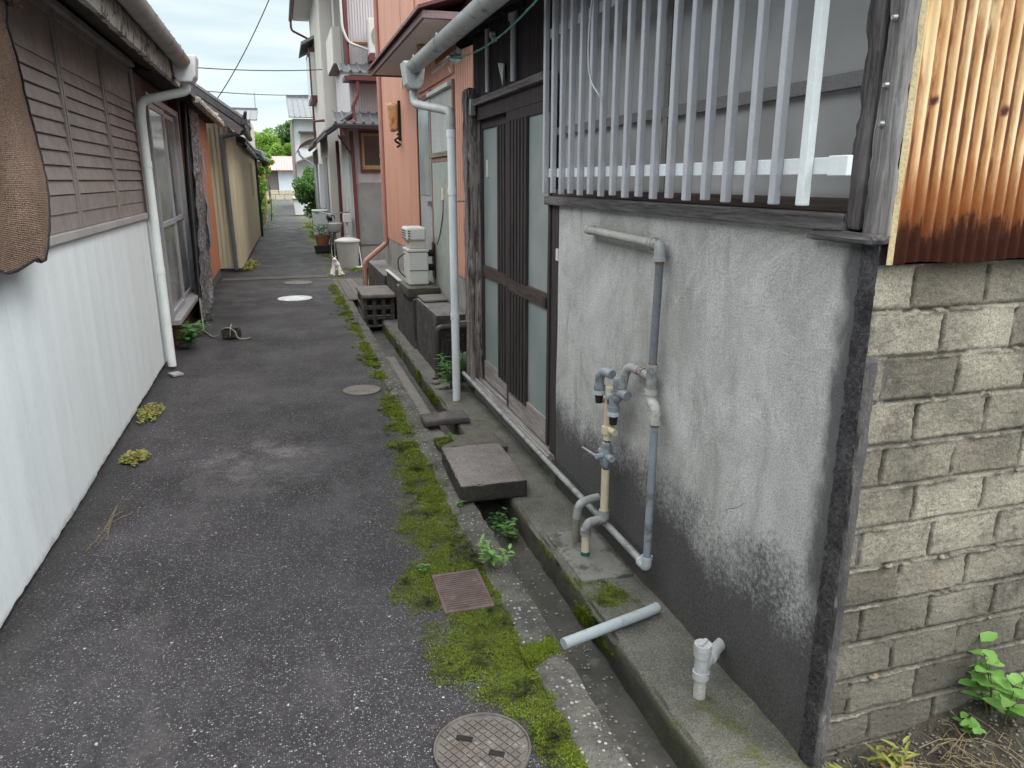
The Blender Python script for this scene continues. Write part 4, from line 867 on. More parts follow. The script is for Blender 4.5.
# ------------------------------------------------------------------ lavender house facing down the lane
hC = thing('lavender_house', 'two-storey pale lavender ribbed house with maroon pipes, small tiled roofs and balcony', 'house', (1.4, 14.4, 0))
MB().box(1.34, 5.4, 14.42, 17.6, -.02, .42).build('plinth', m_plinth, hC)
MB().box(1.35, 5.4, 14.40, 14.46, .422, 1.53).build('wall_panel', m_greypanel, hC)
mb = MB(); mb.box(1.32, 5.4, 14.462, 17.6, .423, 5.9); ribs(mb, 'y', 14.4615, 1.34, 3.2, 1.56, 5.9, .048, .015, -1)
mb.build('wall', m_lav, hC, bevel=.002)
mb = MB(); mb.box(1.345, 3.0, 14.42, 14.445, 1.535, 1.56); mb.build('trim', m_steel, hC)
w = MB().box(1.44, 2.0, 14.40, 14.445, 1.74, 1.79).build('window', m_maroon, hC)
mb = MB(); mb.box(1.44, 1.475, 14.40, 14.4451, 1.791, 2.47); mb.box(1.965, 2.0, 14.40, 14.4451, 1.791, 2.47); mb.box(1.4749, 1.9651, 14.401, 14.445, 2.43, 2.469); mb.build('frame', m_maroon, w)
mb = MB(); mb.box(1.476, 1.52, 14.41, 14.4452, 1.792, 2.42); mb.box(1.92, 1.964, 14.41, 14.4452, 1.792, 2.42); mb.box(1.521, 1.919, 14.41, 14.4452, 1.792, 1.86); mb.box(1.521, 1.919, 14.41, 14.4452, 2.38, 2.42); mb.build('sash', m_wood_y, w)
MB().box(1.521, 1.919, 14.43, 14.438, 1.861, 2.379).build('pane', m_glass, w)
def tiled(x0, x1, y0, y1, zl, zh, name, parent, mat=m_tile, along='x'):
    mb = MB(); pit = .15 if abs(y0) < 30 else .3; n = max(2, int((x1-x0 if along == 'y' else y1-y0)/pit))
    if along == 'x':   # slopes down towards -x
        mb.poly([(x0, zl), (x1, zh), (x1, zh-.05), (x0, zl-.05)], 'y', y0, y1)
        for i in range(n+1): y = y0+(y1-y0)*i/n; mb.tube([(x0-.01, y, zl+.002), (x1, y, zh+.002)], .028, 6)
    else:              # slopes down towards -y
        mb.poly([(y0, zl), (y1, zh), (y1, zh-.05), (y0, zl-.05)], 'x', x0, x1)
        for i in range(n+1): x = x0+(x1-x0)*i/n; mb.tube([(x, y0-.01, zl+.002), (x, y1, zh+.002)], .028, 6)
    return mb.build(name, mat, parent)
tiled(1.0, 2.6, 13.9, 14.46, 2.56, 2.78, 'low_roof', hC, along='y')
tiled(.82, 1.33, 14.0, 17.3, 2.42, 2.75, 'low_roof', hC)
MB().box(.95, 2.6, 13.86, 13.9, 2.47, 2.53).build('eave_board', m_blackwood, hC)
tiled(1.15, 2.6, 13.95, 14.46, 3.40, 3.60, 'upper_pent_roof', hC, along='y')
MB().box(1.2, 2.6, 13.95, 14.44, 3.27, 3.34).build('eave_board', m_maroon, hC)
mb = MB(); mb.box(1.42, 2.6, 14.42, 14.4445, 3.92, 3.96); mb.build('rust_trim', m_rustsolid, hC)
mb = MB(); mb.tube([(1.30, 14.35, 5.9), (1.30, 14.35, 3.55)], .045, 12); mb.tube(fillet([(1.42, 14.0, 3.3), (1.42, 14.0, 3.05), (1.32, 14.0, 2.85), (1.34, 14.0, 2.62), (1.16, 13.95, 2.52), (1.12, 13.95, 2.36)], .05), .035, 12)
mb.tube([(1.30, 14.38, 2.45), (1.33, 14.36, .1)], .035, 12)
mb.build('downspout', m_maroon, hC, smooth=50)
mb = MB(); mb.tube([(1.05, 14.1, 2.36), (1.28, 14.35, 2.05)], .018, 8); mb.build('pipe', m_maroon, hC, smooth=50); mb = MB(); mb.tube([(1.22, 16.9, 2.40), (1.22, 16.9, .2)], .035, 12); mb.build('pipe', m_maroon, hC, smooth=50)
mb = MB(); mb.tube(fillet([(1.22, 14.3, 5.8), (1.24, 14.3, 4.15), (1.33, 14.3, 3.92), (1.80, 14.3, 3.78)], .08), .022, 10); mb.build('refrigerant_duct', m_appl, hC, smooth=50)
# air conditioner
ac = thing('air_conditioner_unit', 'white outdoor air conditioner unit on the upper wall beside the salmon pipe', 'air conditioner', (1.85, 14.1, 3.7))
MB().box(1.66, 2.35, 14.0, 14.27, 3.72, 4.28).build('case', m_appl, ac, bevel=.01)
mb = MB(); mb.tube([(1.90, 13.998, 4.0), (1.90, 13.985, 4.0)], .20, 28); mb.build('fan_grille', M('fan_grey', (.2, .2, .2), (.3, .3, .3)), ac)
MB().box(1.66, 2.35, 14.0, 14.4, 3.60, 3.715).build('support', m_maroon, ac)
# balcony on the lane side
bal = MB().box(1.17, 1.318, 15.6, 17.4, 3.74, 3.80).build('balcony', m_maroon, hC)
mb = MB(); mb.box(1.15, 1.169, 15.6, 17.4, 3.75, 4.40); mb.box(1.17, 1.30, 15.58, 15.599, 3.75, 4.40); mb.build('balcony_panel', m_cream, bal)
mb = MB(); mb.box(1.30, 1.319, 15.0, 16.8, 3.65, 5.6); mb.build('balcony_window', m_glass, hC)
mb = MB(); mb.box(.7, 5.6, 14.0, 17.7, 5.9, 6.05); mb.build('roof', m_tile, hC)
mb = MB(); mb.box(1.28, 1.319, 15.0, 16.3, .3, 2.2); dC = mb.build('side_door', M('pale_door', (.52, .53, .53), (.45, .46, .46)), hC)
MB().box(1.25, 1.279, 15.4, 15.7, 1.0, 1.3).build('meter_box', m_appl, dC)

# ------------------------------------------------------------------ cream tall house
m_soffit = M('pale_soffit', (.72, .71, .68), (.62, .61, .58), 3, bump=.05)
hD = thing('cream_house', 'tall cream sided house with dark bay window and small awnings beyond the lavender one', 'house', (1.1, 19, 0))
mb = MB(); mb.box(1.08, 5.4, 17.7, 22.5, -.02, 5.80); ribs(mb, 'x', 1.0799, 17.75, 22.4, 2.6, 5.7, .30, .02, -1); mb.build('wall', m_cream, hD)
MB().box(.62, 5.5, 17.5, 22.8, 5.80, 5.92).build('roof', m_tile, hD)
mb = MB(); mb.tube([(.60, 17.5, 5.80), (.60, 22.8, 5.78)], .05, 10); mb.tube(fillet([(.60, 22.6, 5.76), (.60, 22.6, 5.5), (1.04, 22.6, 5.3), (1.04, 22.6, 2.6)], .08), .03, 8); mb.build('gutter', m_maroon, hD, smooth=40)
mb = MB(); mb.box(.92, 1.079, 20.4, 22.3, 3.55, 4.75); bw = mb.build('bay_window', m_maroon, hD); MB().box(.66, 1.079, 17.52, 22.78, 5.77, 5.797).build('soffit', m_soffit, hD)
MB().box(.913, .919, 20.5, 22.2, 3.65, 4.65).build('pane', m_glass, bw); MB().box(.95, 1.07, 20.393, 20.399, 3.65, 4.65).build('pane', m_appl, bw)
MB().poly([(.74, 4.84), (1.079, 5.02), (1.079, 4.95), (.74, 4.78)], 'y', 20.2, 22.5).build('awning', M('awning_grey', (.3, .32, .3), (.24, .26, .24)), hD)
tiled(.80, 1.079, 17.7, 21.0, 2.42, 2.62, 'low_roof', hD)
mb = MB(); mb.tube([(.80, 17.7, 2.36), (.80, 21.0, 2.36)], .045, 8); mb.tube([(.82, 17.9, 2.55), (.82, 17.9, 2.85), (1.05, 17.9, 2.88)], .03, 8); mb.build('low_gutter', m_maroon, hD)
mb = MB(); mb.box(1.055, 1.0798, 18.3, 19.7, .3, 2.1); mb.build('door', M('grey_door', (.26, .27, .29), (.22, .23, .25)), hD)
mb = MB(); mb.box(.98, 1.0797, 20.3, 20.9, .9, 2.0); mb.build('duct_box', m_farwhite, hD)
# lean-to with curved plastic roof farther on
ln = thing('lean_to', 'narrow grey lean-to with curved plastic awning in front of the white building', 'shed', (1.2, 24, 0))
MB().box(1.12, 3.5, 22.8, 27.0, -.02, 2.5).build('wall', m_greypanel, ln)
mb = MB(); mb.grid(lambda u, v: (1.15-.62*math.sin(u*1.4), 22.7+4.3*v, 2.75-.42*(1-math.cos(u*1.4))), 10, 4); o = mb.build('awning', M('cloudy_plastic', (.36, .34, .30), (.3, .28, .25)), ln, smooth=0); o.modifiers.new('t', 'SOLIDIFY').thickness = .01
mb = MB(); mb.tube(fillet([(.55, 22.8, 2.42), (.60, 22.8, 2.25), (1.0, 22.8, 2.0), (1.05, 22.8, .2)], .1), .03, 8); mb.build('downspout', m_gutter, ln, smooth=40)

# ------------------------------------------------------------------ far buildings
fw = thing('white_building', 'white two-storey building with grey tiled roof on the right at the far end', 'building', (2.4, 46, 0))
MB().box(.96, 8, 46.0, 54, 0, 4.95).build('wall', m_farwhite, fw)
tiled(.75, 8.2, 45.4, 50, 5.0, 6.45, 'roof', fw, along='y'); MB().box(.75, 8.2, 50.0, 50.3, 6.3, 6.60).build('ridge', m_tile, fw)
MB().box(.88, .958, 45.9, 53.9, .0, 4.9).build('side_cladding', m_greypanel, fw)
w = MB().box(1.30, 3.8, 45.90, 45.998, 3.45, 4.15).build('window', M('shutter_beige', (.38, .33, .28), (.3, .27, .23)), fw); MB().box(1.2, 4.0, 45.6, 45.99, 4.2, 4.27).build('window_hood', m_tile, w)
MB().poly([(1.0, 2.55), (3.6, 3.6), (3.6, 3.66), (1.0, 2.62)], 'y', 44.9, 45.98).build('porch_roof', m_greypanel, fw)
rb = thing('red_roofed_building', 'low white building with faded pink roof closing the lane', 'building', (0, 68, 0))
MB().box(-.12, 2.2, 69, 76, .5, 2.35).build('wall', M('bluish_white', (.62, .66, .70), (.55, .6, .64), 2), rb)
MB().box(-2.5, -.121, 69.2, 76, 0, 2.35).build('side_wall', m_boxmid, rb)
mb = MB(); mb.poly([(68.4, 2.40), (73, 3.65), (76, 2.4)], 'x', -2.8, 2.6)
for i in range(24): x = -2.75+i*.23; mb.tube([(x, 68.4, 2.42), (x, 73, 3.67)], .03, 5)
mb.build('roof', m_redroof, rb)
bw_ = thing('stone_garden_wall', 'low cream block wall across the end of the lane below the white building', 'wall', (0, 67.5, 0))
mb = MB()
for i in range(6):
    for j in range(2): mb.box(-1.9+i*.72+(j*.3), -1.22+i*.72+j*.3, 67.4, 67.8, j*.40+.01, j*.40+.38)
mb.build('blocks', M('cream_block', (.48, .42, .32), (.38, .33, .25), 2, (.2, .18, .14), 3), bw_, bevel=.03)
hf = thing('tiled_cottage', 'far cream house with grey tiled roof above the left row', 'house', (-3, 40, 0))
MB().box(-6, -1.20, 40, 47, 0, 4.45).build('wall', M('cream_wall', (.56, .50, .40), (.5, .44, .35), 2), hf)
tiled(-6.2, -.85, 39.6, 43.5, 4.4, 5.15, 'roof', hf, along='y'); MB().box(-6.2, -.85, 43.5, 43.8, 5.05, 5.25).build('ridge', m_tile, hf)
an = MB(); an.tube([(-.95, 43.7, 5.2), (-.95, 43.7, 6.0)], .03, 6); an.tube([(-1.35, 43.7, 5.95), (-.55, 43.7, 5.95)], .02, 5)
for i in range(5): an.tube([(-1.3+i*.18, 43.3, 5.95), (-1.3+i*.18, 44.1, 5.95)], .012, 4)
tag(an.build('tv_antenna', m_steel, None), 'television aerial on the roof of the far tiled house', 'aerial')

# ------------------------------------------------------------------ left: white sheeted house
hL = thing('white_sheet_house', 'old house with white sheet metal lower wall, brown louvred shutters and peeling eave', 'house', (-1.1, 5, 0))
mb = MB()
def wsheet(u, v):
    y = -1.5+8.66*u; z0 = .028+.022*(((math.sin(math.floor(y/.62)*12.9)*43758.5) % 1)-.5)+.012*noise.noise(Vector((y*1.7, 0, 0)))+.006*noise.noise(Vector((y*14, 0, 0))); z = z0+(1.292-z0)*v
    # sheets lap roughly every 0.24 m
    f = (y/.245) % 1; x = -1.10+.0022*math.exp(-((f-.5)/.22)**2)+.0014*noise.noise(Vector((y*3, z*2.5, 3)))
    return (x, y, z)
mb.grid(wsheet, 860, 12); ws = mb.build('sheet_wall', m_white, hL, smooth=0)
MB().box(-5.5, -1.125, -1.5, 7.14, -.02, 1.29).build('wall', m_boxdark, hL)
MB().box(-1.14, -1.118, -1.5, 7.14, .0, .10).build('base_board', wood('base_rot', (.05, .035, .03), (.12, .08, .06), 'y'), hL)
MB().box(-1.13, -1.075, -1.5, 7.10, 1.293, 1.335).build('sill', m_sill, hL, bevel=.003)
MB().box(-5.5, -1.16, -1.5, 7.14, 1.336, 2.75).build('upper_wall', m_blackwood, hL)
ys = [1.6, 2.68, 3.78, 4.83, 5.93, 7.06]
for i in range(5):
    y0, y1 = ys[i]+.012, ys[i+1]-.012; fr = MB()
    fr.box(-1.125, -1.092, y0, y0+.028, 1.338, 2.48); fr.box(-1.125, -1.092, y1-.028, y1, 1.338, 2.48); fr.box(-1.12, -1.094, y0+.0285, y1-.0285, 2.44, 2.479)
    o = fr.build('shutter', m_shutter, hL, bevel=.002)
    sl_ = MB(); sl_.box(-1.122, -1.105, y0+.029, y1-.029, 1.339, 1.52)
    sl_.box(-1.104, -1.098, y0+.029, y1-.029, 1.43, 1.435); sl_.box(-1.122, -1.105, y0+.029, y1-.029, 2.20, 2.4395)
    for k in range(9):
        z = 1.524+k*.075; sl_.poly([(-1.118, z+.072), (-1.112, z+.074), (-1.098, z+.003), (-1.104, z)], 'y', y0+.029, y1-.029)
    sl_.build('louvres', m_shutter, o)
MB().box(-1.14, -1.06, -1.5, 7.10, 2.482, 2.52).build('shutter_rail', m_sill, hL, bevel=.002)
MB().box(-1.112, -1.085, 7.075, 7.10, 1.34, 2.47).build('corner_strip', m_appl, hL)
MB().box(-1.13, -1.105, 7.11, 7.62, .05, 2.47).build('end_boards', wood('brown_boards', (.07, .045, .04), (.13, .09, .08)), hL)
# soffit, fascia, gutter, roof
mb = MB(); mb.poly([(-1.16, 2.60), (-.80, 2.40), (-.80, 2.42), (-1.16, 2.62)], 'y', -1.5, 7.35); mb.build('soffit', wood('soffit_wood', (.05, .042, .04), (.11, .095, .09), 'y'), hL)
rough_box(-.80, -.755, -1.5, 7.35, 2.362, 2.545, .05, .004, 6, .004).build('fascia', m_fascia, hL, smooth=40)
gl = halfpipe((-.675, -1.5, 2.545), (-.675, 6.98, 2.52), .066)
for y in (1.5, 3.1, 4.7, 6.2): gl.add(halfpipe((-.675, y-.02, 2.535), (-.675, y+.02, 2.535), .070).v, halfpipe((0,0,0), (0,1,0), .07).f)
gL = gl.build('gutter', M('grey_gutter', (.40, .375, .355), (.30, .28, .265), 4, (.12, .10, .08), 6), hL, smooth=40)
mb = MB(); mb.poly([(-.76, 2.56), (-.565, 2.56), (-.585, 2.40), (-.62, 2.355), (-.72, 2.355), (-.745, 2.40)], 'y', 6.82, 7.05); mb.build('rainwater_head', M('head_grey', (.58, .60, .60), (.50, .52, .52), rough=.45), gL, bevel=.01)
mb = MB(); mb.tube(fillet([(-.67, 6.95, 2.38), (-.67, 6.95, 2.30), (-1.02, 6.93, 2.215), (-1.035, 6.93, 2.10), (-1.035, 6.93, .02)], .05, 5), .035, 18)
for z in (.83, 1.7): mb.tube([(-1.035, 6.93, z), (-1.035, 6.93, z+.05)], .0385, 18)
mb.build('downspout', m_dsleft, gL, smooth=50)
MB().poly([(-.72, 2.585), (-3.4, 3.55), (-5.8, 2.7), (-5.8, 2.63), (-3.4, 3.47), (-.72, 2.50)], 'y', -1.6, 7.4).build('roof', m_tile, hL)
mb = MB()
for i in range(32): y = -1.5+i*.28; mb.tube([(-.70, y, 2.60), (-1.6, y, 2.93)], .05, 8)
mb.build('roof_tiles', m_tile, hL)
# second part: glazed doors
MB().box(-5.5, -1.18, 7.63, 12.0, -.02, 2.7).build('wall', wood('rear_boards', (.05, .038, .034), (.10, .08, .07)), hL)
gw = MB(); gw.box(-1.175, -1.08, 7.68, 7.74, .30, 2.36); gw.box(-1.175, -1.08, 9.78, 9.84, .30, 2.36); gw.box(-1.175, -1.085, 7.741, 9.779, 2.30, 2.36)
gwin = gw.build('window', M('aluminium_frame', (.33, .335, .34), (.27, .275, .28), 5, rough=.45, bump=.05), hL, bevel=.003)
mb = MB(); mb.box(-1.175, -1.02, 7.66, 9.86, .25, .298); mb.build('sill', M('sill_grey', (.34, .34, .335), (.28, .28, .275), 5), gwin, bevel=.003)
for k, (a, b, x) in enumerate(((7.75, 8.78, -1.105), (8.74, 9.77, -1.135))):
    s_ = MB(); s_.box(x-.018, x+.012, a, a+.05, .30, 2.295); s_.box(x-.018, x+.012, b-.05, b, .30, 2.295)
    for z in (.302, 1.16, 2.24): s_.box(x-.016, x+.010, a+.051, b-.051, z, z+.05)
    q = s_.build('sash', m_bar, gwin, bevel=.002); MB().box(x-.006, x-.002, a+.051, b-.051, .353, 2.239).build('pane', glassy('reflecting_glass', (.16, .18, .17), .08, (.30, .32, .31)), q)
MB().box(-1.179, -1.12, 7.66, 9.86, -.02, .249).build('brick_red_board', M('brick_red', (.24, .09, .06), (.15, .06, .045), 8, (.06, .04, .03), 9), hL)
MB().box(-1.175, -1.07, 9.88, 10.08, -.02, 2.5).build('door_post', wood('maroon_post', (.05, .022, .02), (.10, .05, .045)), hL)
rough_box(-1.07, -1.03, 9.95, 10.05, .45, 1.35, .03, .003).build('yellow_batten', m_wood_y, hL, smooth=40)
mb = MB(); mb.tube([(-1.04, 10.15, 2.48), (-1.0, 9.25, .05)], .03, 10); mb.build('black_pole', m_black, hL, smooth=40)
mb = rough_box(-1.17, -1.09, 11.0, 13.75, .14, 2.60, .05, .003, 5); mb.build('orange_panel', m_orange2, hL, smooth=40)
MB().box(-1.175, -1.10, 10.9, 13.75, -.02, .139).build('plinth', m_boxdark, hL)
MB().poly([(-.85, 2.55), (-3.4, 3.5), (-3.4, 3.42), (-.85, 2.49)], 'y', 7.42, 13.9).build('roof', m_tile, hL)
mb = MB(); mb.box(-1.11, -.86, 7.42, 13.8, 2.50, 2.52); mb.build('eave_boards', m_blackwood, hL)
rough_box(-.90, -.80, 9.6, 13.6, 2.44, 2.52, .05, .012, 6).build('rotten_eave', m_fascia, hL, smooth=40)
# leaning grey tarp strip with blue edge
tp = thing('tattered_tarp', 'tattered grey speckled tarp strip with blue edge hanging against the left wall', 'tarp', (-1.0, 9.8, 0))
mb = MB()
def tarp(u, v):
    yl = 9.15+(10.25-9.15)*v; yr = 10.60+(11.15-10.60)*v
    if v < .1: yr -= (.1-v)*4
    y = yl+(yr-yl)*u; return (-1.00+.03*math.sin(u*14+v*3)+.02*fbm((u*6, v*12, 0)), y, .02+2.42*v)
mb.grid(tarp, 60, 140)
k = NT('tarp_grey'); c = k.mix(k.ramp(k.noise(24, 6, .8), .42, .58), (.09, .088, .10), (.36, .35, .37)); c = k.mix(k.ramp(k.noise(6, 5, .7, k.map((1,1,.3))), .5, .7), c, (.17, .14, .13)); mtarp = k.done(c, .95, k.bump(k.noise(50, 6, .8), 1., .03))
o = mb.build('cloth', mtarp, tp); o.modifiers.new('t', 'SOLIDIFY').thickness = .006
mb = MB(); mb.grid(lambda u, v: (-.945+.01*math.sin(v*20), 10.55+.36*v+.12*u, .75+1.25*v), 2, 20); mb.build('blue_edge', m_blue, tp).modifiers.new('t', 'SOLIDIFY').thickness = .006

# woven brown screen hanging near the camera
k = NT('woven_bamboo'); x, y, z = k.xyz()
w1 = k.math('SINE', k.math('ADD', k.math('MULTIPLY', z, 900), k.math('MULTIPLY', k.noise(9, 3), 9.)))
w2 = k.math('SINE', k.math('ADD', k.math('MULTIPLY', y, 420), k.math('MULTIPLY', k.noise(7, 3), 7.)))
c = k.mix(k.ramp(k.noise(2.5, 5, .7), .3, .7), (.26, .165, .115), (.42, .29, .215))
c = k.mix(k.ramp(k.noise(160, 3, .8), .42, .62), c, (.055, .034, .026))
c = k.mix(k.ramp(w1, .35, .95, 0, .55), c, (.045, .03, .024))
c = k.mix(k.ramp(w2, .5, 1., 0, .35), c, (.30, .22, .17))
m_screen = k.done(c, .9, k.bump(k.math('ADD', w1, k.math('ADD', w2, k.math('MULTIPLY', k.noise(90, 4), 2.))), .6, .004))
sc = thing('woven_screen', 'brown woven reed screen hanging over the shutters at the upper left', 'screen', (-1.0, 3, 2.3))
def scr(u, v):
    z = 1.275+1.10*v; ye = 3.62+.28*math.sin(min(1, v*1.2)*math.pi*.9)**1.2+.02*v
    y = 1.2+(ye-1.2)*u; z += .02*math.sin(y*9)*(1-v)**3-(.02 if u > .97 else 0)*(1-v)
    return (-1.0+.020*math.sin(y*9+v)*(1-.5*v)+.014*noise.noise(Vector((y*6, z*3, 0)))+.004*noise.noise(Vector((y*22, z*22, 0)))+.012*math.sin(v*7), y, z)
mb = MB(); mb.grid(scr, 110, 60); mb.build('mat', m_screen, sc).modifiers.new('t', 'SOLIDIFY').thickness = .007
mb = MB(); mb.tube([scr(.998, i/60) for i in range(61)], .008, 8); mb.tube([scr(i/100, 0) for i in range(101)], .007, 8); mb.build('hem', m_black, sc, smooth=40)
mb = MB()
for i in range(120):
    a = random.uniform(0, 6.28); r = random.uniform(.0, .045); y = 3.72+r*math.cos(a)*1.2; z = 2.33+r*math.sin(a)
    mb.tube([(-.99, 3.5, 2.35), (-.98+random.uniform(-.02, .02), y-.03, z), (-.98+random.uniform(-.03, .03), y+.02, z-.02)], .004, 4)
mb.build('rolled_edge', m_screen, sc)
mb = MB(); mb.box(-1.0, -.965, 1.2, 3.60, 2.372, 2.42); mb.build('headrail', m_blackwood, sc)

# ------------------------------------------------------------------ left: beige house
m_tiledark = M('dark_tile', (.06, .055, .062), (.035, .032, .036), 5, rough=.5)
hG = thing('beige_house', 'beige corrugated house standing out into the lane with dark tiled gable roof', 'house', (-1.0, 16, 0))
mb = MB(); mb.poly([(-.78, 14.3), (-.66, 23.5), (-5, 23.5), (-5, 14.3)], 'z', .06, 2.26); mb.box(-5, -.79, 14.31, 16.6, 2.261, 2.50)
mb.poly([(-5.0, 2.50), (-.88, 2.50), (-3.0, 4.0)], 'y', 14.31, 14.40)
for i in range(19): xx = -2.2+i*.075; mb.box(xx, xx+.05, 14.285, 14.2999, .07, 2.48)
for i in range(60): y = 14.4+i*.15; xs_ = -.78+.12*(y-14.3)/9.2; mb.box(xs_-.02, xs_+.016, y, y+.10, .07, 2.25)
mb.build('wall', m_beige, hG)
MB().poly([(-.82, 14.33), (-.70, 23.4), (-5, 23.4), (-5, 14.33)], 'z', -.02, .059).build('plinth', m_boxdark, hG)
mb = MB(); mb.poly([(-.50, 2.46), (-3.0, 4.25), (-5.6, 2.4), (-5.6, 2.5), (-3.0, 4.36), (-.50, 2.56)], 'y', 13.95, 16.7)
for i in range(11): y = 14.0+i*.27; mb.tube([(-.49, y, 2.58), (-3.0, y, 4.38)], .045, 6)
mb.build('roof', m_tiledark, hG)
mb = MB(); mb.poly([(-.62, 2.28), (-3.2, 3.5), (-3.2, 3.6), (-.62, 2.36)], 'y', 16.72, 23.6)
for i in range(26): y = 16.8+i*.27; mb.tube([(-.61, y, 2.38), (-3.2, y, 3.62)], .045, 6)
mb.build('rear_roof', m_tiledark, hG)
mb = MB(); mb.poly([(-.52, 2.44), (-3.0, 4.22), (-3.0, 4.06), (-.60, 2.34)], 'y', 13.90, 13.94); mb.build('barge_board', wood('barge', (.06, .05, .055), (.12, .10, .105), 'x'), hG)
mb = MB(); mb.tube([(-.50, 13.9, 2.58), (-.46, 13.8, 2.70)], [.04, .025], 8); mb.cyl((-.5, 13.9), .05, 2.5, 2.60, 10); mb.build('end_tile', m_tiledark, hG)
mb = MB(); mb.tube([(-.53, 14.0, 2.42), (-.52, 16.7, 2.40)], .05, 10); mb.tube([(-.63, 16.75, 2.26), (-.60, 23.5, 2.20)], .045, 10); g_ = mb.build('gutter', m_black, hG, smooth=40)
mb = MB(); mb.tube(fillet([(-.55, 14.1, 2.38), (-.90, 14.22, 2.32), (-.87, 14.22, .05)], .05), .038, 12)
mb.build('downspout', M('dark_grey_pipe', (.10, .105, .11), (.08, .085, .09), rough=.45, bump=.03), g_, smooth=50)
mb = MB(); mb.box(-.70, -.62, 20.1, 20.5, 1.2, 2.0); mb.build('wall_box', m_beige, hG)
mb = MB(); mb.tube([(-.60, 22.6, 2.18), (-.60, 22.6, .05)], .035, 10); mb.build('black_pipe', m_black, g_, smooth=40)
tr = MB(); tr.poly([(-.85, 2.62), (-1.6, 2.95), (-1.62, 2.90), (-.88, 2.57)], 'y', 13.3, 13.75); tag(tr.build('broken_gutter_cover', m_fascia, None), 'broken pale eave cover sagging between the orange wall and the beige house', 'board')
# farther left sheds
shd = []
for i, (y0, y1, x, h, mat, lab, rl) in enumerate((
    (23.9, 29.5, -.72, 2.3, m_greypanel, 'pale grey low shed just past the beige house', 0),
    (29.8, 35.5, -.62, 2.25, M('brown_shed', (.26, .14, .09), (.18, .10, .07), 3), 'rusty brown shed in the left row beyond the grey shed', 1),
    (35.8, 39.5, -.70, 2.6, M('light_shed', (.34, .33, .31), (.28, .27, .25), 3), 'small light shed last in the left row', 2))):
    s_ = thing('shed', lab, 'shed', (x, y0, 0), 'sheds down the left side'); MB().box(-5, x, y0, y1, -.02, h).build('wall', mat, s_)
    mb = MB(); mb.poly([(x+.25, h), (-3, h+1.0), (-3, h+1.1), (x+.25, h+.07)], 'y', y0-.1, y1+.1)
    for q in range(int((y1-y0)/.3)): mb.tube([(x+.25, y0+q*.3, h+.08), (-3, y0+q*.3, h+1.11)], .05, 5)
    mb.build('roof', m_tile, s_)
    MB().box(x+.001, x+.05, y0+1.0, y0+2.2, .4, 1.9).build('door', (m_blackwood, m_orange2, m_greypanel)[i], s_)
# wires
def cable(name, p0, p1, sag, r, lab):
    p0, p1 = Vector(p0), Vector(p1); mb = MB(); mb.tube([p0.lerp(p1, t/24)-Vector((0,0,sag*4*(t/24)*(1-t/24))) for t in range(25)], r, 6); return tag(mb.build(name, m_wire, None), lab, 'cable')
cable('overhead_wire', (-1.6, 16.5, 3.70), (1.30, 17.9, 3.95), .05, .010, 'upper grey wire strung level across the lane against the sky')
cable('overhead_wire', (-2.5, 30, 4.65), (3.0, 46, 6.3), .1, .018, 'lower thin wire crossing the sky just above the far roofs')
cable('overhead_wire', (-1.05, 16.5, 3.15), (.75, 14.1, 5.95), .22, .009, 'dark cable swooping from the beige roof up to the lavender house')

# ------------------------------------------------------------------ plants
def leafquad(mb, base, d, up, L_, W_, droop=.3):
    d = Vector(d).normalized(); s = d.cross(Vector(up)).normalized(); n = s.cross(d).normalized(); b = Vector(base)
    P = [b, b+d*L_*.35+s*W_*.5+n*.04*L_, b+d*L_*.75+s*W_*.36-n*droop*.25*L_, b+d*L_-n*droop*.6*L_, b+d*L_*.75-s*W_*.36-n*droop*.25*L_, b+d*L_*.35-s*W_*.5+n*.04*L_, b+d*L_*.4-n*.05*L_]
    mb.add(P, [(0,1,6), (1,2,6), (2,3,6), (3,4,6), (4,5,6), (5,0,6)])
def weed(label, loc, n, h, L_, W_, mat, spread=.05, nl=9, name='weed', group=None, cat='plant', serr=1):
    t = thing(name, label, cat, loc, group); st = MB(); lv = MB(); b = Vector(loc)
    for i in range(n):
        a = random.uniform(0, 6.28); r = random.uniform(0, spread); hh = h*random.uniform(.55, 1); lean = Vector((math.cos(a), math.sin(a), 0))*random.uniform(.1, .5)*hh
        p0 = b+Vector((math.cos(a)*r, math.sin(a)*r, 0)); pts = [p0+lean*(t_/5)**1.5+Vector((0,0,hh*t_/5)) for t_ in range(6)]
        st.tube(pts, [max(.0008, .0022*(1-t_/7)*(h/.15)**.5) for t_ in range(6)], 5)
        for j in range(nl):
            f = .2+.8*(j+1)/nl; k = f*5; i0 = min(4, int(k)); p = pts[i0].lerp(pts[i0+1], k-i0); aa = j*2.4+random.uniform(-.4, .4)
            leafquad(lv, p, (math.cos(aa), math.sin(aa), random.uniform(.0, .6)), (0,0,1), L_*random.uniform(.6, 1.1), W_*random.uniform(.7, 1.1))
    st.build('stem', m_stem, t, smooth=0); lv.build('leaves', mat, t, smooth=0); return t
weed('bright green weed with broad leaves against the foot of the block wall', (1.90, 1.33, .07), 5, .24, .072, .044, m_leafbright, .045, 9)
weed('narrow-leaved pale weed at the base of the block wall left of the broad-leaved one', (1.47, 1.33, .01), 6, .09, .055, .012, m_leafy, .035, 9)
weed('tiny green sprout at the lower right by the dry stalks', (1.56, 1.22, .03), 4, .05, .03, .016, m_leaf, .03, 5)
weed('small yellowish weed at the foot of the sooty mortar corner', (1.33, 1.335, .01), 7, .05, .035, .010, m_leafy, .03, 8)
weed('low green sprout between the two block wall weeds', (1.78, 1.34, .05), 4, .06, .036, .022, m_leafbright, .02, 5)
weed('serrated green weed growing from the kerb beside the square iron cover', (.755, 2.74, .0), 5, .13, .048, .016, m_leafbright, .03, 12)
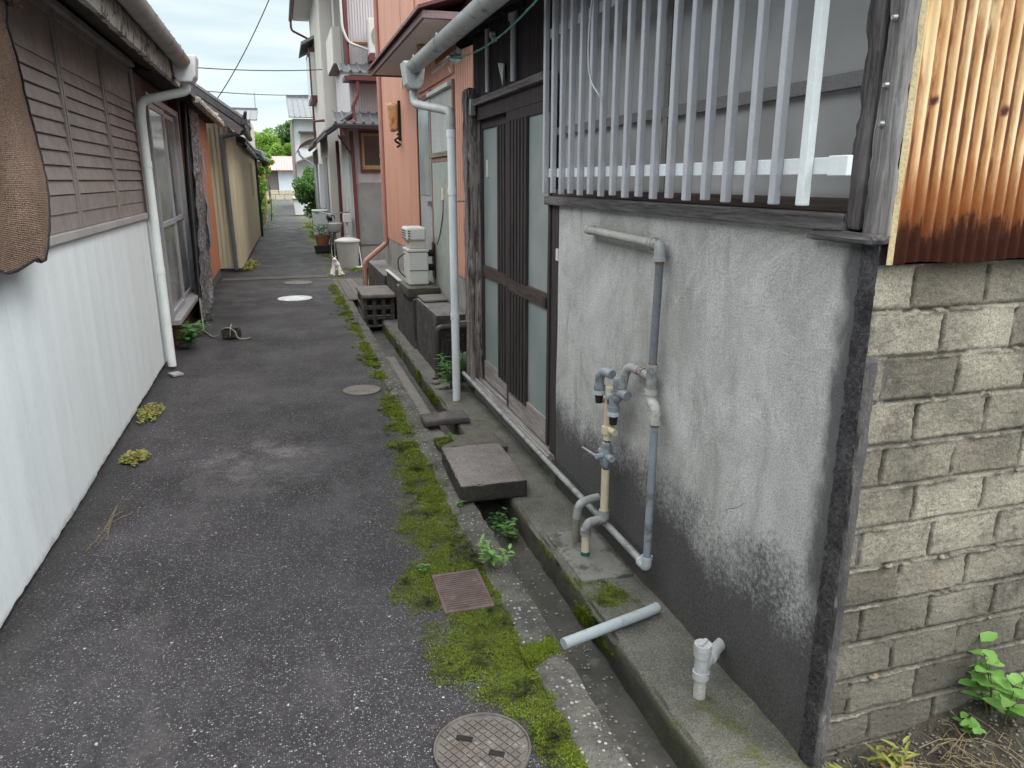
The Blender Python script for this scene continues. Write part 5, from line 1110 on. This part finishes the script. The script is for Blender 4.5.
weed('small green weed growing in the drain by the thick slab', (.97, 3.18, -.12), 4, .10, .04, .028, m_leaf, .03, 6)
weed('dark little weeds in the drain under the thick slab', (.90, 3.30, -.12), 7, .09, .03, .02, m_leafdark, .08, 8)
weed('small green sprout at the corner of the thick slab', (.745, 3.40, .0), 3, .05, .03, .013, m_leaf, .02, 8)
weed('tiny weed at the left edge of the moss near the square cover', (.45, 2.80, .0), 5, .03, .022, .013, m_leaf, .03, 6)
weed('feathery bright fern behind the pale downspout', (1.20, 5.48, .01), 12, .30, .10, .022, m_leafdark, .07, 16)
weed('small weed growing between the slabs over the drain', (.95, 4.42, -.10), 6, .13, .035, .018, m_leaf, .05, 8)
weed('leafy weed under the glazed door of the left house', (-1.02, 7.75, .0), 12, .26, .085, .055, m_leafdark, .10, 8)
weed('sprawling green weed just past the white downspout', (-1.00, 8.35, .0), 10, .16, .08, .045, m_leaf, .14, 7)
weed('small weed at the bottom of the tattered tarp', (-.95, 9.3, .0), 6, .10, .05, .03, m_leafdark, .08, 6)
for k_, (x, y, r, lab) in enumerate(((-1.0, 5.55, .10, 'farther yellow-green stonecrop clump at the base of the white sheet wall'), (-.94, 4.60, .085, 'nearer yellow-green stonecrop clump with reddish tips by the white sheet wall'))):
    t = thing('stonecrop_clump', lab, 'plant', (x, y, 0), 'stonecrop clumps along the left wall'); lv = MB()
    for i in range(420):
        a = random.uniform(0, 6.28); q = r*random.random()**.6*(1+.55*noise.noise(Vector((math.cos(a)*2.2, math.sin(a)*2.2, k_*7)))); p = Vector((x-.03+q*math.cos(a)*.8+.02, y+q*math.sin(a)*(2.4 if k_ == 0 else 1.3), random.uniform(.0, .035)*(1-min(1, q/r)*.7)+.003))
        b = random.uniform(0, 6.28); leafquad(lv, p, (math.cos(b), math.sin(b), random.uniform(.2, .9)), (0,0,1), random.uniform(.015, .030), random.uniform(.012, .02))
    lv.build('leaves', m_leafy, t)
for (x, y, r, lab, mat) in ((-.72, 15.1, .19, 'yellow-green weeds at the corner of the beige house', m_leafy), (.98, 22.6, .3, 'yellow-green plants past the flower pots', m_leaflight), (-.60, 27, .35, 'green shrub in front of the grey shed', m_leafdark), (-.55, 37, .35, 'shrub at the end of the left row', m_leaflight)):
    t = thing('weed_clump', lab, 'plant', (x, y, 0)); lv = MB()
    hh = .05 if r < .2 else r*2.2
    for i in range(500):
        a = random.uniform(0, 6.28); q = r*random.random()**.6; p = Vector((x+q*math.cos(a), y+q*math.sin(a)*(4.5 if r < .2 else 2.2), random.uniform(.0, hh)))
        b = random.uniform(0, 6.28); leafquad(lv, p, (math.cos(b), math.sin(b), random.uniform(.1, .9)), (0,0,1), random.uniform(.05, .10), random.uniform(.02, .05))
    lv.build('leaves', mat, t)
# vine high on the shed
# dry straw
mb = MB()
for k_ in range(5):
    a = random.uniform(-.3, .3); pts = [(-.955+.016*k_+(.02+.006*k_)*math.sin(i*.33+k_*.9)+.004*i, 3.40+.045*k_+(.052-.008*k_)*i, .006+.004*math.sin(i*1.3+k_)**2) for i in range(11)]
    mb.tube(pts, .0016, 5)
tag(mb.build('dry_straw', m_straw, None), 'strands of dry straw on the asphalt beside the white sheet wall', 'straw')
mb = MB()
for i in range(150):
    x, y = random.uniform(1.36, 1.85), random.uniform(1.05, 1.36); a = random.uniform(0, 6.28); L_ = random.uniform(.03, .14); zb = .015+max(0, x-1.5)*.19
    mb.tube([(x, y, zb), (x+math.cos(a)*L_*.5, y+math.sin(a)*L_*.5, zb+random.uniform(.0, .03)), (x+math.cos(a)*L_, y+math.sin(a)*L_, zb+random.uniform(0, .015))], .0012, 4)
mb.build('dry_stalks', m_straw, None, kind='stuff')['label'] = 'tangle of dry stalks on the earth at the foot of the block wall'
# moss: tiny tufts scattered where it is damp
def tuft(mb, p, r, h, n=5):
    for i in range(n):
        a = random.uniform(0, 6.28); q = Vector((math.cos(a), math.sin(a), 0)); s = Vector((-q.y, q.x, 0)); b = Vector(p)+q*random.uniform(0, r)
        tip = b+q*h*random.uniform(.1, .9)+Vector((0,0,h*random.uniform(.5, 1))); mb.add([b-s*h*.32, b+s*h*.32, tip], [(0,1,2)])
mb = MB(); n_ = 0
def mossy(x, y):
    e = .36+max(0, min(1, (y-2.9)/1.9))*.20+max(0, (2.2-y))*.50
    v = min(1.1, (x-e)/.12)+.9*noise.noise(Vector((x*3.2, y*3.2, 4)))+1.0*noise.noise(Vector((x*12, y*12, 2)))+.15
    if y > 2.85: v -= .62
    if y > 4.6: v += .3
    if y > 5.5: v += 1.3*noise.noise(Vector((0, y*1.1, 0)))-.35; v = v if x > .5 else v+.3
    return v
for i in range(150000):
    y = 1.55+random.random()**2.1*10.5; x = random.uniform(.24, .735)
    if .474 < x < .679 and 2.450 < y < 2.755: continue
    if math.hypot(x-.437, y-1.745) < .15 or math.hypot(x-.49, y-5.72) < .15: continue
    v = mossy(x, y)
    if v > random.uniform(.0, .9): s = min(2.2, max(.8, y/3)); tuft(mb, (x, y, .001+.006*max(0, noise.noise(Vector((x*14, y*14, 2))))), .005*s, random.uniform(.003, .008)*s, 4)
for i in range(9000):
    y = random.uniform(13.6, 30); x = random.uniform(.45, 1.3)
    if (x-.62)/.5+1.6*noise.noise(Vector((x*1.6, y*.5, 9))) > random.uniform(.3, .9): tuft(mb, (x, y, .004), .02, random.uniform(.015, .03), 3)
mb.build('moss', m_moss, None, kind='stuff')['label'] = 'green moss carpet along the kerb on the asphalt'
mb = MB()
for i in range(9000):
    y = random.uniform(2.25, 2.62); x = random.uniform(1.03, 1.22)
    if noise.noise(Vector((x*7, y*7, 0)))+.25-abs(y-2.44)*2.2 > random.uniform(-.05, .25): tuft(mb, (x, y, .012), .004, random.uniform(.003, .007), 3)
for i in range(26000):      # on the face of the ledge
    y = random.choice((random.uniform(2.1, 2.9), random.uniform(5.0, 8.6))); z = random.uniform(-.11, .012)
    v = noise.noise(Vector((0, y*4, z*9)))+.3*noise.noise(Vector((3, y*15, z*30)))
    if v > random.uniform(0, .25): tuft(mb, (1.017, y, z), .004, random.uniform(.003, .007)*(1 if y < 4 else 1.7), 3)
for i in range(3600):
    x = random.uniform(.68, .815); y = 2.13+random.gauss(0, .022+.012*noise.noise(Vector((x*20, 0, 0))))+(x-.75)*.3; tuft(mb, (x, y, .008), .004, random.uniform(.004, .009), 3)
for i in range(3000):
    y = random.uniform(4.05, 4.3); x = random.uniform(.79, .90)
    if noise.noise(Vector((x*9, y*9, 0))) > -.1: tuft(mb, (x, y, .053), .004, random.uniform(.003, .007), 3)
mb.build('ledge_moss', m_moss, None, kind='stuff')['label'] = 'bright moss on the ledge and drain edge'
# tiny leaf litter and stones in the channel
mb = MB()
for i in range(500): pebble(mb, (random.uniform(.84, 1.01), random.uniform(1.4, 7), -.118), random.uniform(.002, .008))
for i in range(500): pebble(mb, (random.uniform(.73, .83), random.uniform(1.4, 5), .008), random.uniform(.002, .005))
mb.build('grit', M('grit_grey', (.16, .155, .14), (.32, .31, .29), 60, bump=0), kind='stuff')['label'] = 'grit lying in the drain and on the kerb'

# rock tied to a rope
rk = thing('rock_weight', 'mossy dark stone tied with pale rope lying on the lane', 'stone', (-.60, 8.15, 0))
mb = rough_box(-.70, -.52, 8.07, 8.23, .0, .115, .02, .018, 8, .03); mb.build('stone', m_stone, rk, smooth=60)
mb = MB(); mb.tube(fillet([(-.98, 9.05, .30), (-.96, 8.9, .10), (-.92, 8.55, .012), (-.80, 8.20, .012), (-.715, 8.16, .03), (-.70, 8.10, .11), (-.62, 8.06, .13), (-.56, 8.02, .09), (-.55, 8.01, .02), (-.48, 8.0, .01), (-.42, 8.06, .01)], .06), .007, 8); mb.tube(fillet([(-.62, 8.25, .02), (-.61, 8.24, .128), (-.61, 8.04, .128), (-.62, 8.03, .03)], .02), .007, 8)
mb.build('rope', m_rope, rk, smooth=0)
mb = MB(); mb.box(-1.02, -.93, 6.60, 6.72, .0, .018, .5); tag(mb.build('shoe_plate', m_pvc, None, bevel=.003), 'small flat grey scrap at the foot of the left white downspout', 'scrap')

# ------------------------------------------------------------------ things in front of the lavender house
pot = thing('plastic_bin', 'pale grey lidded plastic bin standing by the maroon pipe', 'bin', (1.1, 14.3, 0))
mb = MB(); mb.tube([(1.12, 14.35, .0), (1.12, 14.35, .06), (1.12, 14.35, .46), (1.12, 14.35, .49)], [.17, .185, .215, .225], 28); mb.build('body', M('bin_grey', (.40, .40, .38), (.34, .34, .32), rough=.5, bump=.03), pot, smooth=50)
mb = MB(); mb.tube([(1.12, 14.35, .492), (1.12, 14.35, .52), (1.12, 14.35, .56), (1.12, 14.35, .57)], [.24, .235, .12, .03], 28); l_ = mb.build('lid', M('lid_grey', (.48, .46, .44), (.4, .39, .37), rough=.5, bump=.03), pot, smooth=50)
MB().box(1.07, 1.17, 14.33, 14.37, .57, .60).build('handle', m_pvc, l_, bevel=.005)
mb = MB(); mb.tube([(1.30+.07*math.cos(t*.5), 14.25+.07*math.sin(t*.5), .02+.006*(t//12)) for t in range(40)]+[(1.33, 14.3, .3), (1.32, 14.4, .6)], .011, 6); tag(mb.build('hose', m_barwhite, None, smooth=0), 'white garden hose coiled on the ground beside the grey bin', 'hose')
# bicycle
bc = thing('bicycle', 'old bicycle with a round pale basket parked along the right side facing the camera', 'bicycle', (.93, 15.4, 0))
def ring(mb, c, r, rr, ax='x', seg=28):
    pts = [(c[0], c[1]+r*math.cos(a*2*math.pi/seg), c[2]+r*math.sin(a*2*math.pi/seg)) for a in range(seg+1)]; mb.tube(pts, rr, 6, False)
for y in (14.95, 16.0):
    mb = MB(); ring(mb, (.93, y, .33), .31, .02); w = mb.build('wheel', m_black, bc, smooth=0)
    mb = MB(); ring(mb, (.93, y, .33), .28, .008)
    for q in range(14): a = q*2*math.pi/14; mb.tube([(.93, y, .33), (.93, y+.28*math.cos(a), .33+.28*math.sin(a))], .002, 4)
    mb.build('spokes', m_steel, w)
mb = MB()
for a, b in (((.93, 14.95, .33), (.93, 15.12, .92)), ((.93, 15.12, .80), (.93, 15.50, .38)), ((.93, 15.50, .38), (.93, 15.68, .80)), ((.93, 16.0, .33), (.93, 15.50, .36)), ((.93, 16.0, .33), (.93, 15.66, .74)), ((.93, 15.14, .68), (.93, 15.60, .42))): mb.tube([a, b], .016, 8)
mb.build('frame', m_pvcblue, bc, smooth=40)
mb = MB(); mb.tube(fillet([(.65, 15.32, .98), (.70, 15.2, 1.0), (.88, 15.12, .96), (.98, 15.12, .96), (1.16, 15.2, 1.0), (1.21, 15.32, .98)], .05), .012, 8); hbx = mb.build('handlebar', m_steel, bc, smooth=40)
for x in (.65, 1.21): MB().tube([(x, 15.30, .98), (x, 15.42, .975)], .018, 8).build('grip', m_black, hbx)
mb = MB(); mb.tube([(.93, 14.93, .62), (.93, 14.93, .66), (.93, 14.93, .80)], [.08, .13, .16], 16); mb.build('basket', M('basket_white', (.5, .5, .48), (.4, .4, .38)), bc, smooth=40)
mb = MB(); mb.tube([(.93, 15.58, .86), (.93, 15.70, .86), (.93, 15.84, .87)], [.02, .06, .09], 10); mb.build('saddle', m_black, bc, smooth=0)
# planters
pt = thing('planter_trough', 'black trough planter with terracotta pot on top farther along the right side', 'planter', (.80, 17.6, 0))
MB().poly([(.62, .18), (1.05, .18), (1.02, .02), (.65, .02)], 'y', 17.4, 17.9).build('trough', m_black, pt, bevel=.01)
mb = MB(); mb.tube([(.82, 17.6, .18), (.82, 17.6, .36), (.82, 17.6, .40)], [.13, .17, .18], 16); mb.build('terracotta_pot', M('terracotta', (.34, .15, .07), (.26, .11, .05)), pt, smooth=40)
lv = MB()
for i in range(160): a = random.uniform(0, 6.28); leafquad(lv, (.82+random.gauss(0, .08), 17.6+random.gauss(0, .08), random.uniform(.38, .62)), (math.cos(a), math.sin(a), .5), (0,0,1), .09, .03)
lv.build('leaves', m_leafdark, pt)
mb = MB(); mb.poly([(.72, .02), (1.02, .02), (1.05, .86), (.69, .86)], 'y', 18.9, 19.3); mb.box(.68, 1.06, 18.87, 19.33, .861, .90)
tag(mb.build('plastic_container', m_farwhite, None, bevel=.02), 'tall white plastic container standing behind the terracotta pot', 'container')
mb = MB(); mb.poly([(.55, .02), (1.05, .02), (1.1, .75), (.5, .75)], 'y', 36.5, 37.2); mb.box(.48, 1.12, 36.4, 37.3, .751, .85)
tag(mb.build('rubbish_bin', m_farwhite, None, bevel=.03), 'white bin beside the leafy bush far down the lane', 'bin')
mb = MB(); mb.box(1.10, 1.24, 14.75, 14.95, .82, .98); mb.tube([(1.17, 14.85, .82), (1.17, 14.85, .3)], .02, 8); tag(mb.build('gas_meter', m_appl, None, bevel=.01), 'small white meter box on a pipe between bin and wall', 'meter')

# cat
def make_cat():
    t = thing('cat', 'white cat with ginger patches sitting upright at the end of the drain grating', 'cat', (.82, 13.2, .012))
    V = [(0,0,.09), (-.01,-.02,.16), (-.02,-.05,.215), (-.03,-.075,.255), (-.035,-.10,.285), (-.037,-.135,.272),   # spine to muzzle
         (.035,-.055,.17), (.035,-.085,.09), (.035,-.095,.012), (.035,-.12,.008),
         (-.055,-.055,.17), (-.055,-.085,.09), (-.055,-.095,.012), (-.055,-.12,.008),
         (.06,.0,.06), (.075,-.04,.03), (.075,-.075,.012), (-.07,.0,.06), (-.085,-.04,.03), (-.085,-.075,.012),
         (.0,.05,.04), (.06,.08,.022), (.11,.04,.018), (.12,-.02,.015)]
    E = [(0,1),(1,2),(2,3),(3,4),(4,5),(2,6),(6,7),(7,8),(8,9),(2,10),(10,11),(11,12),(12,13),(0,14),(14,15),(15,16),(0,17),(17,18),(18,19),(0,20),(20,21),(21,22),(22,23)]
    rr = [.078,.068,.052,.038,.044,.020,.03,.021,.016,.015,.03,.021,.016,.015,.045,.032,.018,.045,.032,.018,.03,.016,.014,.010]
    me = bpy.data.meshes.new('cat_body'); me.from_pydata(V, E, []); o = bpy.data.objects.new('body', me); C.objects.link(o); o.parent = t
    s_ = o.modifiers.new('skin', 'SKIN'); 
    for v, r in zip(me.skin_vertices[0].data, rr): v.radius = (r, r)
    me.skin_vertices[0].data[0].use_root = True
    o.modifiers.new('sub', 'SUBSURF').levels = 2; o.modifiers['sub'].render_levels = 2
    k = NT('cat_fur'); c = k.mix(k.ramp(k.noise(9, 2), .62, .66), (.78, .75, .70), (.50, .30, .15)); me.materials.append(k.done(c, .9, k.bump(k.noise(180, 3), .5, .004)))
    L0 = Vector(t.location)
    for sx in (-1, 1):
        e = MB(); c = Vector((-.035+sx*.026, -.095, .318)); e.add([L0+c+Vector((-.014,0,0)), L0+c+Vector((.014,0,0)), L0+c+Vector((0,.014,0)), L0+c+Vector((sx*.006,-.002,.034))], [(0,1,3),(1,2,3),(2,0,3),(0,2,1)]); e.build('ear', me.materials[0], t)
        e = MB(); c = L0+Vector((-.036+sx*.017, -.136, .292)); e.tube([c, c+Vector((0,-.004,0))], [.006, .004], 8); e.build('eye', m_black, t)
    e = MB(); c = L0+Vector((-.037, -.153, .274)); e.tube([c, c+Vector((0,-.005,0))], [.005, .003], 6); e.build('nose', m_copper, t)
make_cat()

# ------------------------------------------------------------------ bush and trees
def tree(name, label, cat, loc, h, crown, nleaf, ls, mat, trunk_r, zc, seed, group=None):
    rnd = random.Random(seed); t = thing(name, label, cat, loc, group); b = Vector(loc); tr = MB()
    tr.tube([b, b+Vector((.02*h, 0, h*.35)), b+Vector((0, .02*h, h*.75))], [trunk_r, trunk_r*.75, trunk_r*.35], 9)
    blobs = []
    for i in range(crown[3]):
        a = rnd.uniform(0, 6.28); q = rnd.random()**.5; z = zc+(rnd.random()-.5)*2*crown[2]*.75; f = math.sqrt(max(0, 1-((z-zc)/crown[2])**2))
        c = b+Vector((math.cos(a)*q*crown[0]*f*.8, math.sin(a)*q*crown[1]*f*.8, z)); blobs.append((c, crown[4]*rnd.uniform(.6, 1.2)))
        if i % 3 == 0: s_ = b+Vector((0,0,h*.3)); tr.tube([s_, s_.lerp(c, .5)+Vector((0,0,.03*h)), c], [trunk_r*.4, trunk_r*.25, trunk_r*.08], 6)
    tr.build('trunk', m_bark, t, smooth=0); lv = MB()
    for i in range(nleaf):
        c, r = blobs[rnd.randrange(len(blobs))]; v = Vector((rnd.gauss(0,1), rnd.gauss(0,1), rnd.gauss(0,1))).normalized(); p = c+v*r*rnd.random()**.35
        d = (v+Vector((rnd.gauss(0,.5), rnd.gauss(0,.5), rnd.gauss(0,.5)))); s_ = ls*rnd.uniform(.6, 1.2)
        d.normalize(); q = d.cross(Vector((rnd.gauss(0,1), rnd.gauss(0,1), rnd.gauss(0,1)))).normalized()
        lv.add([p-q*s_*.35, p+d*s_*.5-q*s_*.1, p+q*s_*.35, p-d*s_*.5+q*s_*.1], [(0,1,2,3)])
    lv.build('crown', mat, t); return t
tree('leafy_bush', 'tall leafy green bush bulging over the lane on the right', 'bush', (1.12, 30.5, 0), 2.4, (.62, 1.1, .95, 26, .28), 9000, .10, m_leaftree, .04, 1.15, 3)
tree('hill_tree', 'dark green rounded tree top behind the far roofs', 'tree', (1.7, 110, 0), 8.3, (2.4, 3, 2.6, 34, .8), 14000, .30, m_leaftree, .25, 6.7, 5, 'trees behind the far roofs')
tree('hill_tree', 'light green leafy tree left of the dark one above the pink roof', 'tree', (-1.5, 100, 0), 7, (2.4, 3, 2.6, 36, .8), 15000, .28, m_leaflight, .25, 5.0, 6, 'trees behind the far roofs')
tree('hill_tree', 'light green low tree just above the pink roof', 'tree', (1.2, 96, 0), 6, (2.6, 3, 2.0, 34, .8), 14000, .28, m_leaflight, .22, 3.9, 8, 'trees behind the far roofs')
tree('climbing_shrub', 'green climber on the shed beyond the beige house', 'shrub', (-.72, 28.2, 0), 2.3, (.25, .7, 1.0, 14, .2), 2600, .10, m_leaflight, .03, 1.3, 9)
tree('vine', 'bright vine at the eave of the brown shed', 'vine', (-.45, 32.0, 0), 2.6, (.22, .5, .45, 10, .18), 1400, .10, m_leaflight, .02, 2.2, 10)
